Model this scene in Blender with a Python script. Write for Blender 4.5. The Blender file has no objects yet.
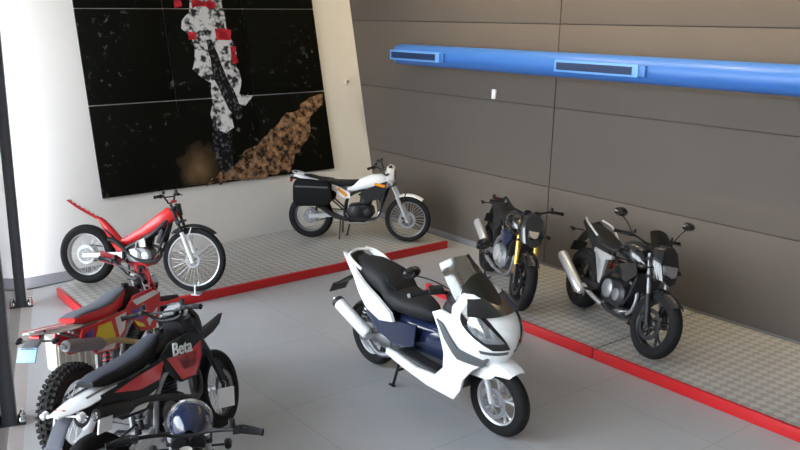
import bpy, bmesh, math, random
from mathutils import Vector, Matrix
random.seed(7)
C = bpy.context.scene.collection
PI = math.pi
R = math.radians
V = Vector

# ------------------------------------------------------------------ materials
def mat(name, col, rough=.5, metal=0., bump=0., bscale=40., var=0., vscale=4., coat=0., trans=0., emit=None, estr=0., spec=.5, ior=1.45):
    m = bpy.data.materials.new(name); m.use_nodes = True
    nt = m.node_tree; b = nt.nodes['Principled BSDF']
    b.inputs['Base Color'].default_value = (*col, 1)
    b.inputs['Roughness'].default_value = rough
    b.inputs['Metallic'].default_value = metal
    b.inputs['Specular IOR Level'].default_value = spec
    b.inputs['IOR'].default_value = ior
    if coat: b.inputs['Coat Weight'].default_value = coat; b.inputs['Coat Roughness'].default_value = .05
    if trans: b.inputs['Transmission Weight'].default_value = trans
    if emit: b.inputs['Emission Color'].default_value = (*emit, 1); b.inputs['Emission Strength'].default_value = estr
    tc = nt.nodes.new('ShaderNodeTexCoord')
    if var:
        n = nt.nodes.new('ShaderNodeTexNoise'); n.inputs['Scale'].default_value = vscale; n.inputs['Detail'].default_value = 4
        nt.links.new(tc.outputs['Object'], n.inputs['Vector'])
        r = nt.nodes.new('ShaderNodeMapRange'); r.inputs['To Min'].default_value = 1 - var; r.inputs['To Max'].default_value = 1 + var
        nt.links.new(n.outputs['Fac'], r.inputs['Value'])
        mx = nt.nodes.new('ShaderNodeMix'); mx.data_type = 'RGBA'; mx.blend_type = 'MULTIPLY'; mx.inputs['Factor'].default_value = 1
        mx.inputs['A'].default_value = (*col, 1)
        nt.links.new(r.outputs['Result'], mx.inputs['B']); nt.links.new(mx.outputs['Result'], b.inputs['Base Color'])
    if bump:
        n = nt.nodes.new('ShaderNodeTexNoise'); n.inputs['Scale'].default_value = bscale
        nt.links.new(tc.outputs['Object'], n.inputs['Vector'])
        bp = nt.nodes.new('ShaderNodeBump'); bp.inputs['Strength'].default_value = bump; bp.inputs['Distance'].default_value = .01
        nt.links.new(n.outputs['Fac'], bp.inputs['Height']); nt.links.new(bp.outputs['Normal'], b.inputs['Normal'])
    return m

M = {}
M['white_paint'] = mat('white_paint', (.86, .87, .88), .22, coat=.6)
M['white_plastic'] = mat('white_plastic', (.78, .78, .77), .4)
M['red_plastic'] = mat('red_plastic', (.62, .018, .02), .32, coat=.3)
M['dark_red'] = mat('dark_red', (.23, .01, .015), .35)
M['black_plastic'] = mat('black_plastic', (.012, .012, .014), .45, spec=.35)
M['black_gloss'] = mat('black_gloss', (.012, .012, .014), .12, coat=.7)
M['grey_plastic'] = mat('grey_plastic', (.09, .095, .10), .5)
M['seat_vinyl'] = mat('seat_vinyl', (.014, .0145, .016), .6, bump=.2, bscale=150, spec=.3)
M['seat_grey'] = mat('seat_grey', (.13, .14, .17), .62, bump=.2, bscale=150)
M['seat_slate'] = mat('seat_slate', (.05, .055, .075), .6, bump=.2, bscale=150)
M['rubber'] = mat('rubber', (.008, .008, .009), .8, bump=.3, bscale=90, spec=.3)
M['dusty_rubber'] = mat('dusty_rubber', (.022, .021, .020), .85, bump=.3, bscale=90, var=.3, spec=.3)
M['silver'] = mat('silver', (.66, .67, .69), .36, .65, var=.1)
M['chrome'] = mat('chrome', (.85, .86, .88), .14, .9)
M['dull_metal'] = mat('dull_metal', (.27, .275, .29), .45, .7, var=.2, vscale=12)
M['dark_metal'] = mat('dark_metal', (.03, .03, .034), .4, .5)
M['gold'] = mat('gold', (.80, .50, .11), .25, .85)
M['brass_bar'] = mat('brass_bar', (.55, .42, .2), .35, .8)
M['blue_plastic'] = mat('blue_plastic', (.02, .06, .25), .3, coat=.4)
M['navy_gloss'] = mat('navy_gloss', (.012, .018, .05), .15, coat=.7)
M['yellow'] = mat('yellow', (.75, .62, .03), .4)
M['purple'] = mat('purple', (.16, .08, .35), .4)
M['orange_lens'] = mat('orange_lens', (.8, .28, .02), .2)
M['red_lens'] = mat('red_lens', (.6, .01, .01), .15)
M['clear_lens'] = mat('clear_lens', (.42, .44, .47), .12, .75)
M['smoke_screen'] = mat('smoke_screen', (.012, .011, .008), .3, spec=.3)
M['paper'] = mat('paper', (.93, .93, .92), .7)
M['steel_dark'] = mat('steel_dark', (.05, .052, .06), .45, .3)
M['bag_fabric'] = mat('bag_fabric', (.007, .007, .008), .8, bump=.3, bscale=200, spec=.2)
M['blue_duct'] = mat('blue_duct', (.042, .15, .48), .38, var=.04)
M['duct_trim'] = mat('duct_trim', (.12, .32, .72), .4)
M['duct_slot'] = mat('duct_slot', (.01, .03, .10), .6)
M['red_steel'] = mat('red_steel', (.48, .012, .016), .4)
M['sky_plastic'] = mat('sky_plastic', (.22, .45, .62), .3)
M['cream'] = mat('cream', (.48, .46, .40), .6)

def glass_mat(name, tint=(1, 1, 1), gloss=.12, rough=.02):
    m = bpy.data.materials.new(name); m.use_nodes = True; nt = m.node_tree
    nt.nodes.remove(nt.nodes['Principled BSDF']); out = nt.nodes['Material Output']
    t = nt.nodes.new('ShaderNodeBsdfTransparent'); t.inputs['Color'].default_value = (*tint, 1)
    g = nt.nodes.new('ShaderNodeBsdfGlossy'); g.inputs['Roughness'].default_value = rough
    f = nt.nodes.new('ShaderNodeFresnel'); f.inputs['IOR'].default_value = 1.45
    ad = nt.nodes.new('ShaderNodeMath'); ad.operation = 'ADD'; ad.inputs[1].default_value = gloss; ad.use_clamp = True
    x = nt.nodes.new('ShaderNodeMixShader')
    nt.links.new(f.outputs[0], ad.inputs[0]); nt.links.new(ad.outputs[0], x.inputs[0])
    nt.links.new(t.outputs[0], x.inputs[1]); nt.links.new(g.outputs[0], x.inputs[2]); nt.links.new(x.outputs[0], out.inputs[0])
    return m
M['glass'] = glass_mat('window_glass', (.97, .99, .98), .0)
M['screen'] = glass_mat('clear_screen', (.62, .61, .56), .06, .12)

def node_floor():
    m = mat('floor_tiles', (.36, .36, .37), .3); nt = m.node_tree; b = nt.nodes['Principled BSDF']
    tc = nt.nodes.new('ShaderNodeTexCoord')
    br = nt.nodes.new('ShaderNodeTexBrick'); br.offset = 0.; br.inputs['Scale'].default_value = 1.
    br.inputs['Brick Width'].default_value = 1.2; br.inputs['Row Height'].default_value = 1.2; br.inputs['Mortar Size'].default_value = .006
    br.inputs['Color1'].default_value = (.37, .372, .38, 1); br.inputs['Color2'].default_value = (.355, .358, .365, 1); br.inputs['Mortar'].default_value = (.30, .30, .305, 1)
    nt.links.new(tc.outputs['Object'], br.inputs['Vector'])
    n = nt.nodes.new('ShaderNodeTexNoise'); n.inputs['Scale'].default_value = 1.3; n.inputs['Detail'].default_value = 6
    nt.links.new(tc.outputs['Object'], n.inputs['Vector'])
    r = nt.nodes.new('ShaderNodeMapRange'); r.inputs['To Min'].default_value = .86; r.inputs['To Max'].default_value = 1.12
    nt.links.new(n.outputs['Fac'], r.inputs['Value'])
    mx = nt.nodes.new('ShaderNodeMix'); mx.data_type = 'RGBA'; mx.blend_type = 'MULTIPLY'; mx.inputs['Factor'].default_value = 1
    nt.links.new(br.outputs['Color'], mx.inputs['A']); nt.links.new(r.outputs['Result'], mx.inputs['B'])
    nt.links.new(mx.outputs['Result'], b.inputs['Base Color'])
    r2 = nt.nodes.new('ShaderNodeMapRange'); r2.inputs['To Min'].default_value = .28; r2.inputs['To Max'].default_value = .5
    nt.links.new(n.outputs['Fac'], r2.inputs['Value']); nt.links.new(r2.outputs['Result'], b.inputs['Roughness'])
    return m
M['floor'] = node_floor()
M['border_stone'] = mat('border_stone', (.33, .295, .275), .5, var=.1, vscale=6)
M['outside_paving'] = mat('outside_paving', (.30, .28, .24), .8, var=.15, vscale=2)
M['white_wall'] = mat('white_wall', (.80, .79, .755), .85, bump=.05, bscale=60, var=.02)
M['brown_panel'] = mat('brown_panel', (.096, .080, .070), .8, bump=.05, bscale=120, var=.05, vscale=1.5)
M['seam_dark'] = mat('seam_dark', (.06, .05, .045), .8)
M['skirting'] = mat('skirting', (.17, .17, .185), .5, var=.06)
M['ceiling_white'] = mat('ceiling_white', (.75, .74, .70), .9)

def checker_plate():
    m = mat('checker_plate', (.42, .43, .43), .42, .3); nt = m.node_tree; b = nt.nodes['Principled BSDF']
    tc = nt.nodes.new('ShaderNodeTexCoord'); mp = nt.nodes.new('ShaderNodeMapping'); mp.inputs['Rotation'].default_value[2] = PI / 4
    mp.inputs['Scale'].default_value = (1, 1, 1)
    nt.links.new(tc.outputs['Object'], mp.inputs['Vector'])
    br = nt.nodes.new('ShaderNodeTexChecker'); br.inputs['Scale'].default_value = 14.
    br.inputs['Color1'].default_value = (.52, .51, .48, 1); br.inputs['Color2'].default_value = (.37, .36, .345, 1)
    nt.links.new(mp.outputs['Vector'], br.inputs['Vector'])
    n = nt.nodes.new('ShaderNodeTexNoise'); n.inputs['Scale'].default_value = 1.5
    nt.links.new(tc.outputs['Object'], n.inputs['Vector'])
    r = nt.nodes.new('ShaderNodeMapRange'); r.inputs['To Min'].default_value = .85; r.inputs['To Max'].default_value = 1.15
    nt.links.new(n.outputs['Fac'], r.inputs['Value'])
    mx = nt.nodes.new('ShaderNodeMix'); mx.data_type = 'RGBA'; mx.blend_type = 'MULTIPLY'; mx.inputs['Factor'].default_value = 1
    nt.links.new(br.outputs['Color'], mx.inputs['A']); nt.links.new(r.outputs['Result'], mx.inputs['B'])
    nt.links.new(mx.outputs['Result'], b.inputs['Base Color'])
    bp = nt.nodes.new('ShaderNodeBump'); bp.inputs['Strength'].default_value = .6; bp.inputs['Distance'].default_value = .004
    nt.links.new(br.outputs['Fac'], bp.inputs['Height']); nt.links.new(bp.outputs['Normal'], b.inputs['Normal'])
    return m
M['checker_plate'] = checker_plate()

# ------------------------------------------------------------------ mesh kit
def ring(x, zc, hw, hh, n=2.4, k=18, yc=0., tilt=0.):
    """superellipse ring in the plane x = const (tilted about y)"""
    out = []
    for i in range(k):
        a = 2 * PI * i / k; c, s = math.cos(a), math.sin(a)
        y = hw * math.copysign(abs(c) ** (2 / n), c); z = hh * math.copysign(abs(s) ** (2 / n), s)
        out.append(V((x + math.sin(tilt) * z, yc + y, zc + math.cos(tilt) * z)))
    return out
def hring(z, xf, xb, hw, n=2.4, k=28, yc=0.):
    """horizontal superellipse ring at height z from x = xb to x = xf"""
    xc, hx = (xf + xb) / 2, (xf - xb) / 2; out = []
    for i in range(k):
        a = 2 * PI * i / k; c, s = math.cos(a), math.sin(a)
        out.append(V((xc + hx * math.copysign(abs(c) ** (2 / n), c), yc + hw * math.copysign(abs(s) ** (2 / n), s), z)))
    return out

class MB:
    def __init__(self): self.bm = bmesh.new()
    def face(self, vs):
        try: self.bm.faces.new(vs)
        except ValueError: pass
    def tube(self, pts, r, seg=8, closed=False, caps=True):
        pts = [V(p) for p in pts]; n = len(pts)
        rs = r if isinstance(r, (list, tuple)) else [r] * n
        rings = []; prev = None
        for i, p in enumerate(pts):
            if closed: t = pts[(i + 1) % n] - pts[i - 1]
            else: t = pts[min(i + 1, n - 1)] - pts[max(i - 1, 0)]
            t.normalize()
            if prev is None:
                a = V((0, 0, 1)) if abs(t.z) < .9 else V((1, 0, 0))
                u = t.cross(a).normalized()
            else:
                u = (prev - t * prev.dot(t)); u = u.normalized() if u.length > 1e-6 else t.orthogonal().normalized()
            prev = u; w = t.cross(u)
            rings.append([self.bm.verts.new(p + (u * math.cos(2 * PI * k / seg) + w * math.sin(2 * PI * k / seg)) * rs[i]) for k in range(seg)])
        m = n if closed else n - 1
        for i in range(m):
            A, B = rings[i], rings[(i + 1) % n]
            for k in range(seg): self.face((A[k], A[(k + 1) % seg], B[(k + 1) % seg], B[k]))
        if caps and not closed: self.face(rings[0][::-1]); self.face(rings[-1])
        return self
    def cyl(self, a, b, r, r2=None, seg=16): return self.tube([a, b], [r, r if r2 is None else r2], seg)
    def curve(self, pts, r, seg=8, sub=5, caps=True):
        """tube through pts smoothed by Catmull-Rom"""
        P = [V(p) for p in pts]; rs = r if isinstance(r, (list, tuple)) else [r] * len(P)
        out = []; ro = []
        for i in range(len(P) - 1):
            p0, p1, p2, p3 = P[max(i - 1, 0)], P[i], P[i + 1], P[min(i + 2, len(P) - 1)]
            for j in range(sub):
                t = j / sub
                out.append(.5 * ((2 * p1) + (-p0 + p2) * t + (2 * p0 - 5 * p1 + 4 * p2 - p3) * t * t + (-p0 + 3 * p1 - 3 * p2 + p3) * t ** 3)); ro.append(rs[i] + (rs[i + 1] - rs[i]) * t)
        out.append(P[-1]); ro.append(rs[-1])
        return self.tube(out, ro, seg, caps=caps)
    def box(self, c, s, rot=(0, 0, 0), bev=0.):
        b = bmesh.new(); bmesh.ops.create_cube(b, size=1)
        bmesh.ops.scale(b, vec=s, verts=b.verts)
        if bev: bmesh.ops.bevel(b, geom=b.edges[:], offset=bev, segments=2, affect='EDGES', profile=.6)
        from mathutils import Euler
        mt = Matrix.Translation(c) @ Euler(rot).to_matrix().to_4x4()
        self.merge(b, mt); return self
    def merge(self, b, mt=None):
        if mt is not None: bmesh.ops.transform(b, matrix=mt, verts=b.verts)
        vm = {v: self.bm.verts.new(v.co) for v in b.verts}
        for f in b.faces: self.face([vm[v] for v in f.verts])
        b.free()
    def lathe(self, prof, c=(0, 0, 0), seg=40, axis='y', a0=0, a1=2 * PI):
        """prof = [(axial, radius)...]"""
        c = V(c); full = abs(a1 - a0 - 2 * PI) < 1e-6; k = seg if full else seg + 1; rings = []
        for (h, r) in prof:
            rg = []
            for i in range(k):
                a = a0 + (a1 - a0) * i / seg; u, w = r * math.cos(a), r * math.sin(a)
                rg.append(self.bm.verts.new(c + (V((u, h, w)) if axis == 'y' else V((h, u, w)) if axis == 'x' else V((u, w, h)))))
            rings.append(rg)
        for A, B in zip(rings, rings[1:]):
            for i in range(seg):
                j = (i + 1) % k
                self.face((A[i], A[j], B[j], B[i]))
        return self
    def disc(self, c, r, h, seg=32, axis='y'):
        return self.lathe([(-h / 2, .0005), (-h / 2, r), (h / 2, r), (h / 2, .0005)], c, seg, axis)
    def loft(self, rings, cap=True, closed=False):
        vs = [[self.bm.verts.new(p) for p in rg] for rg in rings]; k = len(vs[0])
        n = len(vs)
        for i in range(n if closed else n - 1):
            A, B = vs[i], vs[(i + 1) % n]
            for j in range(k): self.face((A[j], A[(j + 1) % k], B[(j + 1) % k], B[j]))
        if cap and not closed: self.face(vs[0][::-1]); self.face(vs[-1])
        return self
    def shell(self, sections, th=.006):
        """open sheet through rows of points, given thickness afterwards"""
        b = bmesh.new()
        vs = [[b.verts.new(p) for p in row] for row in sections]
        for A, B in zip(vs, vs[1:]):
            for j in range(len(A) - 1): b.faces.new((A[j], A[j + 1], B[j + 1], B[j]))
        bmesh.ops.recalc_face_normals(b, faces=b.faces)
        bmesh.ops.solidify(b, geom=b.faces[:], thickness=th)
        self.merge(b); return self
    def plate(self, poly, y, th=.02, yfun=None, bev=.006, sub=0):
        """side plate: polygon in x,z; y position may vary with yfun(x, z); th thickness"""
        b = bmesh.new(); f = b.faces.new([b.verts.new((x, 0, z)) for x, z in poly])
        if yfun or sub:
            bmesh.ops.triangulate(b, faces=b.faces[:])
            bmesh.ops.subdivide_edges(b, edges=b.edges[:], cuts=2, use_grid_fill=True)
            bmesh.ops.triangulate(b, faces=b.faces[:])
        r = bmesh.ops.extrude_face_region(b, geom=b.faces[:])
        for v in [g for g in r['geom'] if isinstance(g, bmesh.types.BMVert)]: v.co.y = 1.
        bmesh.ops.recalc_face_normals(b, faces=b.faces)
        for v in b.verts:
            yy = yfun(v.co.x, v.co.z) if yfun else y
            s = 1 if yy >= 0 else -1
            v.co.y = yy - s * th / 2 + s * v.co.y * th
        if bev and not yfun:
            es = [e for e in b.edges if len(e.link_faces) == 2 and e.calc_face_angle(0) > .9]
            bmesh.ops.bevel(b, geom=es, offset=min(bev, th * .45), segments=2, affect='EDGES', profile=.6)
        self.merge(b); return self
    def build(self, name, m, parent=None, xf=None, sharp=40, sub=0):
        if xf is not None: bmesh.ops.transform(self.bm, matrix=xf, verts=self.bm.verts)
        bmesh.ops.recalc_face_normals(self.bm, faces=self.bm.faces)
        me = bpy.data.meshes.new(name); self.bm.to_mesh(me); self.bm.free()
        o = bpy.data.objects.new(name, me); C.objects.link(o); me.materials.append(M[m] if isinstance(m, str) else m)
        for p in me.polygons: p.use_smooth = True
        me.set_sharp_from_angle(angle=R(sharp))
        if sub:
            s = o.modifiers.new('sub', 'SUBSURF'); s.levels = s.render_levels = sub
        if parent: o.parent = parent
        return o

def thing(name, label, cat, loc=(0, 0, 0), rot=(0, 0, 0), group=None):
    o = bpy.data.objects.new(name, None); C.objects.link(o); o.location = loc; o.rotation_euler = rot
    o['label'] = label; o['category'] = cat
    if group: o['group'] = group
    return o
def tag(o, label, cat, group=None):
    o['label'] = label; o['category'] = cat
    if group: o['group'] = group
    return o
def struct(o): o['kind'] = 'structure'; return o
def text_mesh(body, size, name, m, parent, mt, ext=.001, shear=0.):
    cu = bpy.data.curves.new('tmp', 'FONT'); cu.body = body; cu.size = size; cu.extrude = ext; cu.align_x = 'CENTER'; cu.align_y = 'CENTER'; cu.shear = shear; cu.offset = size * .015
    t = bpy.data.objects.new('tmp', cu); C.objects.link(t)
    dg = bpy.context.evaluated_depsgraph_get(); me = bpy.data.meshes.new_from_object(t.evaluated_get(dg))
    bpy.data.objects.remove(t); bpy.data.curves.remove(cu)
    me.name = name; me.transform(mt); me.materials.clear(); me.materials.append(M[m])
    o = bpy.data.objects.new(name, me); C.objects.link(o)
    if parent: o.parent = parent
    return o

# ------------------------------------------------------------------ motorcycle components (x forward, y left, z up)
def steer(axle, head, ang):
    """rotation by ang about the steering axis through axle-ish line"""
    a = V((axle[0], 0, axle[1])); h = V((head[0], 0, head[1])); ax = (h - a).normalized()
    return Matrix.Translation(h) @ Matrix.Rotation(R(ang), 4, ax) @ Matrix.Translation(-h)

def wheel(root, name, c, Rr, w, rr, style='wire', rim='silver', tyre='rubber', knob=False, disc=.13, side=-1, xf=None, nsp=28, hub='silver', spoke=None, sprocket=False):
    cx, cz = c; ctr = V((cx, 0, cz))
    m = MB(); hw = w * .34
    m.lathe([(-hw, rr + .008), (-hw - .003, rr - .004), (-hw * .8, rr - .016), (0, rr - .02), (hw * .8, rr - .016), (hw + .003, rr - .004), (hw, rr + .008)], ctr, 48)
    m.lathe([(-hw, rr + .008), (-hw * .5, rr - .006), (0, rr - .009), (hw * .5, rr - .006), (hw, rr + .008)], ctr, 48)
    r_ = m.build(name, rim, root, xf)
    h = MB()
    h.lathe([(-.06, .012), (-.06, .03), (-.035, .034), (-.03, .022), (.03, .022), (.035, .034), (.06, .03), (.06, .012)], ctr, 24)
    h.cyl(ctr + V((0, -.09, 0)), ctr + V((0, .09, 0)), .012, seg=10)
    h.build('hub', hub, r_, xf)
    s = MB()
    if style == 'wire':
        for i in range(nsp):
            a = 2 * PI * i / nsp; b = a + (.38 if i % 4 < 2 else -.38) ; sd = 1 if i % 2 else -1
            s.tube([ctr + V((.033 * math.cos(b), sd * .034, .033 * math.sin(b))), ctr + V(((rr - .01) * math.cos(a), sd * .006, (rr - .01) * math.sin(a)))], .0022, 5)
        s.build('spokes', spoke or 'silver', r_, xf)
    else:
        k = 5
        for i in range(k):
            a0 = 2 * PI * i / k + .3
            for d in (-.13, .13):
                p0 = ctr + V((.03 * math.cos(a0), 0, .03 * math.sin(a0))); p1 = ctr + V((rr * .6 * math.cos(a0 + d * .8), 0, rr * .6 * math.sin(a0 + d * .8))); p2 = ctr + V(((rr - .008) * math.cos(a0 + d * 1.7), 0, (rr - .008) * math.sin(a0 + d * 1.7)))
                s.tube([p0, p1, p2], [.016, .011, .013], 8)
        s.lathe([(-.03, .02), (-.03, .05), (.03, .05), (.03, .02)], ctr, 24)
        s.build('spokes', rim if spoke is None else spoke, r_, xf)
    t = MB(); H = Rr - rr; prof = []
    for i in range(13):
        a = R(-112 + 224 * i / 12); prof.append((w / 2 * math.sin(a) if abs(a) < PI / 2 else w / 2 * math.sin(a) * .96, rr + H * .45 + H * .55 * math.cos(a) if abs(a) < PI / 2 else rr + H * .45 + H * 1.1 * math.cos(a)))
    prof = [(-hw, rr)] + prof + [(hw, rr)]
    t.lathe(prof, ctr, 56)
    if knob:
        n = 46
        for i in range(n):
            for j, (yy, dr) in enumerate(((-.42, -.022), (-.16, -.002), (.16, -.002), (.42, -.022))):
                a = 2 * PI * (i + (.5 if j % 2 else 0)) / n; rk = Rr + dr
                b = bmesh.new(); bmesh.ops.create_cube(b, size=1); bmesh.ops.scale(b, vec=(.024, w * .17, .026), verts=b.verts)
                t.merge(b, Matrix.Translation(ctr + V((rk * math.sin(a), yy * w, rk * math.cos(a)))) @ Matrix.Rotation(a, 4, 'Y'))
    t.build('tyre', tyre, r_, xf, sharp=50)
    if disc:
        d = MB(); yd = side * .075
        d.lathe([(yd - .002, disc * .72), (yd - .002, disc), (yd + .002, disc), (yd + .002, disc * .72), (yd - .002, disc * .72)], ctr, 40)
        for i in range(6):
            a = 2 * PI * i / 6
            d.box(ctr + V((disc * .5 * math.cos(a), yd, disc * .5 * math.sin(a))), (disc * .55, .004, .016), (0, -a, 0))
        d.build('brake_disc', 'dark_metal' if style == 'cast' and Rr > .3 else 'dull_metal', r_, xf)
    if sprocket:
        d = MB(); d.lathe([(.066, .06), (.066, .105), (.071, .105), (.071, .06), (.066, .06)], ctr, 42)
        for i in range(5):
            a = 2 * PI * i / 5; d.box(ctr + V((.06 * math.cos(a), .069, .06 * math.sin(a))), (.07, .005, .014), (0, -a, 0))
        d.build('sprocket', 'dull_metal', r_, xf)
    return r_

def fork(root, axle, head, spread=.095, r=.022, upper='dark_metal', lower='silver', xf=None, split=.45, usd=False, top_ext=.05, off=.035):
    """two fork legs with sliders and clamps; axle and head are (x, z)"""
    a = V((axle[0], 0, axle[1])); h = V((head[0], 0, head[1])); d = (h - a).normalized(); fwd = V((d.z, 0, -d.x)) * off
    top = h + fwd; bot = a + V((0, 0, 0))
    base = a; tp = top + d * top_ext
    for sd in (-1, 1):
        o = V((0, sd * spread, 0)); mid = base.lerp(tp, split)
        leg = MB().tube([mid + o - d * .02, tp + o], [r * (1.25 if usd else .82)] * 2, 14).build('fork_leg', upper, root, xf)
        s = MB().tube([base + o - d * .03, base + o + d * .02, mid + o - d * .01, mid + o], [r * .9, r * (.85 if usd else 1.15), r * (.85 if usd else 1.15), r * (.9 if usd else 1.3)], 14)
        s.box(base + o * .8 + V((0, 0, 0)), (.05, .03, .06), bev=.008)
        s.build('slider', lower, leg, xf)
    c = MB()
    for t in (.0, -.17):
        q = top + d * t
        c.box(q, (.06, spread * 2 + .06, .028), (0, math.atan2(d.x, d.z), 0), .008)
    c.tube([h + d * .02 - fwd * .2, h - d * .19 - fwd * .2], .026, 12)
    c.build('triple_clamp', 'dark_metal', root, xf)

def bars(root, c, w=.78, rise=.07, sweep=.07, xf=None, m='black_plastic', grip='rubber', cross=False, guards=None, levers=True, r=.011):
    c = V(c); hw = w / 2
    P = [(-hw, -sweep, rise * .9), (-hw + .16, -sweep * .5, rise), (-.12, .0, rise * .35), (-.06, 0, 0), (.06, 0, 0), (.12, 0, rise * .35), (hw - .16, -sweep * .5, rise), (hw, -sweep, rise * .9)]
    pts = [c + V((x, y, z)) for (y, x, z) in P]
    b = MB().curve(pts, r, 10, 4)
    if cross: b.tube([c + V((-.02, -.17, rise * .75)), c + V((-.02, .17, rise * .75))], .008, 8)
    hb = b.build('handlebar', m, root, xf)
    for sd in (-1, 1):
        e = pts[0] if sd < 0 else pts[-1]; i_ = pts[1] if sd < 0 else pts[-2]; d = (e - i_).normalized()
        MB().tube([e - d * .125, e - d * .12, e - d * .008, e + d * .004], [.02, .017, .017, .021], 12).build('grip', grip, hb, xf)
        g = MB(); g.box(e - d * .15, (.045, .035, .035), (0, 0, 0), .006); g.cyl(e - d * .17 + V((.01, 0, .02)), e - d * .17 + V((.01, 0, .055)), .02, .018, 12)
        if levers: g.curve([e - d * .15 + V((.03, 0, 0)), e - d * .10 + V((.055, 0, 0)), e - d * .01 + V((.05, 0, -.01))], [.008, .007, .006], 6, 4)
        g.build('lever', 'dark_metal', hb, xf)
        if guards:
            MB().shell([[e + V((.085, -sd * (.2 - t * .24), z)) + V((-.03 * t * t * 2, 0, 0)) for z in (-.045, 0, .05)] for t in (0, .25, .5, .75, 1)], .006).build('hand_guard', guards, hb, xf)
    return hb

def mirror(root, p0, p1, sd, xf=None, size=(.075, .045)):
    p0, p1 = V(p0), V(p1)
    m = MB().curve([p0, p0.lerp(p1, .5) + V((.0, 0, .02)), p1], .006, 8, 4)
    o = m.build('mirror', 'black_plastic', root, xf)
    h = MB(); h.loft([[p1 + V((t, size[0] * s * math.cos(a), size[1] * s * math.sin(a) + .02)) for a in [2 * PI * i / 20 for i in range(20)]] for t, s in ((-.012, .93), (-.004, 1), (.02, .85), (.034, .5), (.037, .1))])
    h.build('mirror_shell', 'black_gloss', o, xf)
    g = MB(); g.loft([[p1 + V((t, size[0] * s * math.cos(a), size[1] * s * math.sin(a) + .02)) for a in [2 * PI * i / 20 for i in range(20)]] for t, s in ((-.0135, .86), (-.0125, .86))])
    g.build('mirror_glass', 'chrome', o, xf)
    return o

def engine(root, c, s=1., body='dark_metal', cyl='dull_metal', cover='dull_metal', tilt=12, w=.17):
    x, z = c
    e = MB()
    e.loft([[V((x + px * s, sy * w * k, z + pz * s)) for px, pz in ((-.2, -.02), (-.16, .08), (-.05, .1), (.08, .11), (.17, .05), (.19, -.04), (.12, -.12), (-.05, -.13), (-.16, -.11))] for sy, k in ((-1, .75), (-1, 1), (1, 1), (1, .75))][:4] if False else
           [[V((x + px * s * k, yy, z + pz * s * k)) for px, pz in ((-.2, -.02), (-.16, .08), (-.05, .1), (.08, .11), (.17, .05), (.19, -.04), (.12, -.12), (-.05, -.13), (-.16, -.11))] for yy, k in ((-w * .75, .82), (-w * .6, 1), (w * .6, 1), (w * .75, .82))])
    en = e.build('engine', body, root)
    t = R(tilt); d = V((math.sin(t), 0, math.cos(t))); b0 = V((x + .06 * s, 0, z + .08 * s))
    k = MB(); u = V((math.cos(t), 0, -math.sin(t)))
    def sq(p, hx, hy): return [p + u * hx * math.copysign(abs(math.cos(a)) ** .5, math.cos(a)) + V((0, hy * math.copysign(abs(math.sin(a)) ** .5, math.sin(a)), 0)) for a in [2 * PI * i / 16 for i in range(16)]]
    rs = []
    for i in range(8):
        q = b0 + d * (.024 * i * s)
        rs += [sq(q, .065 * s, .065 * s), sq(q + d * .003, .088 * s, .088 * s), sq(q + d * .011, .088 * s, .088 * s), sq(q + d * .014, .065 * s, .065 * s)]
    k.loft(rs); k.loft([sq(b0 + d * .19 * s, .07 * s, .075 * s), sq(b0 + d * .24 * s, .06 * s, .07 * s), sq(b0 + d * .26 * s, .035 * s, .05 * s)])
    k.build('cylinder', cyl, en)
    for sd in (-1, 1):
        q = MB(); q.lathe([(sd * w * .7, .085 * s), (sd * w * .82, .082 * s), (sd * w * .9, .06 * s), (sd * w * .92, .02 * s), (sd * w * .92, .001)], (x - .05 * s, 0, z), 28)
        q.lathe([(sd * w * .7, .055 * s), (sd * w * .82, .052 * s), (sd * w * .86, .02 * s), (sd * w * .86, .001)], (x + .1 * s, 0, z - .01), 24)
        q.build('engine_cover', cover, en)
    return en

def swingarm(root, piv, axle, m='dull_metal', spread=.1, r=.02):
    s = MB(); p = V((piv[0], 0, piv[1])); a = V((axle[0], 0, axle[1]))
    for sd in (-1, 1):
        o = V((0, sd * spread, 0)); q0 = p + o * .8; q1 = a + o
        s.loft([[q0.lerp(q1, t) + V((0, yy * .014, zz * h)) for yy, zz in ((-1, -1), (-1, 1), (1, 1), (1, -1))] for t, h in ((0, .035), (.5, .028), (.93, .024), (1.02, .03))])
    s.box(p + V((-.05, 0, 0)), (.06, spread * 1.7, .05), bev=.01)
    return s.build('swingarm', m, root)

def chain(root, piv, axle, y=.068):
    m = MB(); p = V((piv[0] + .02, y, piv[1])); a = V((axle[0], y, axle[1]))
    for dz0, dz1 in ((.035, .098), (-.035, -.098)):
        m.box((p + V((0, 0, dz0))).lerp(a + V((0, 0, dz1)), .5), ((p - a).length, .012, .014), (0, math.atan2(-(p.z + dz0 - a.z - dz1), p.x - a.x), 0))
    m.build('chain', 'dark_metal', root)

def shock(root, a, b, y=0, m='red_plastic', r=.03):
    a, b = V((a[0], y, a[1])), V((b[0], y, b[1])); d = b - a
    s = MB().tube([a, a.lerp(b, .45)], .02, 12).tube([a.lerp(b, .4), b], .01, 10)
    o = s.build('rear_shock', 'dark_metal', root)
    dd = d.normalized(); u = dd.orthogonal().normalized(); w = dd.cross(u); n = 90
    MB().tube([a + d * (.2 + .7 * i / n) + (u * math.cos(i * .44) + w * math.sin(i * .44)) * r for i in range(n + 1)], .005, 6).build('shock_spring', m, o)

def side_stand(root, p, foot):
    m = MB().tube([p, foot], [.012, .010], 8); m.box(V(foot) + V((0, .0, -.002)), (.06, .04, .01), bev=.003)
    m.build('side_stand', 'dark_metal', root)
def pegs(root, x, z, w=.2, m='dark_metal'):
    for sd in (-1, 1):
        MB().box((x, sd * (w + .02), z), (.05, .09, .02), bev=.006).tube([(x, sd * .08, z + .01), (x, sd * w, z)], .012, 8).build('foot_peg', m, root)

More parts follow.
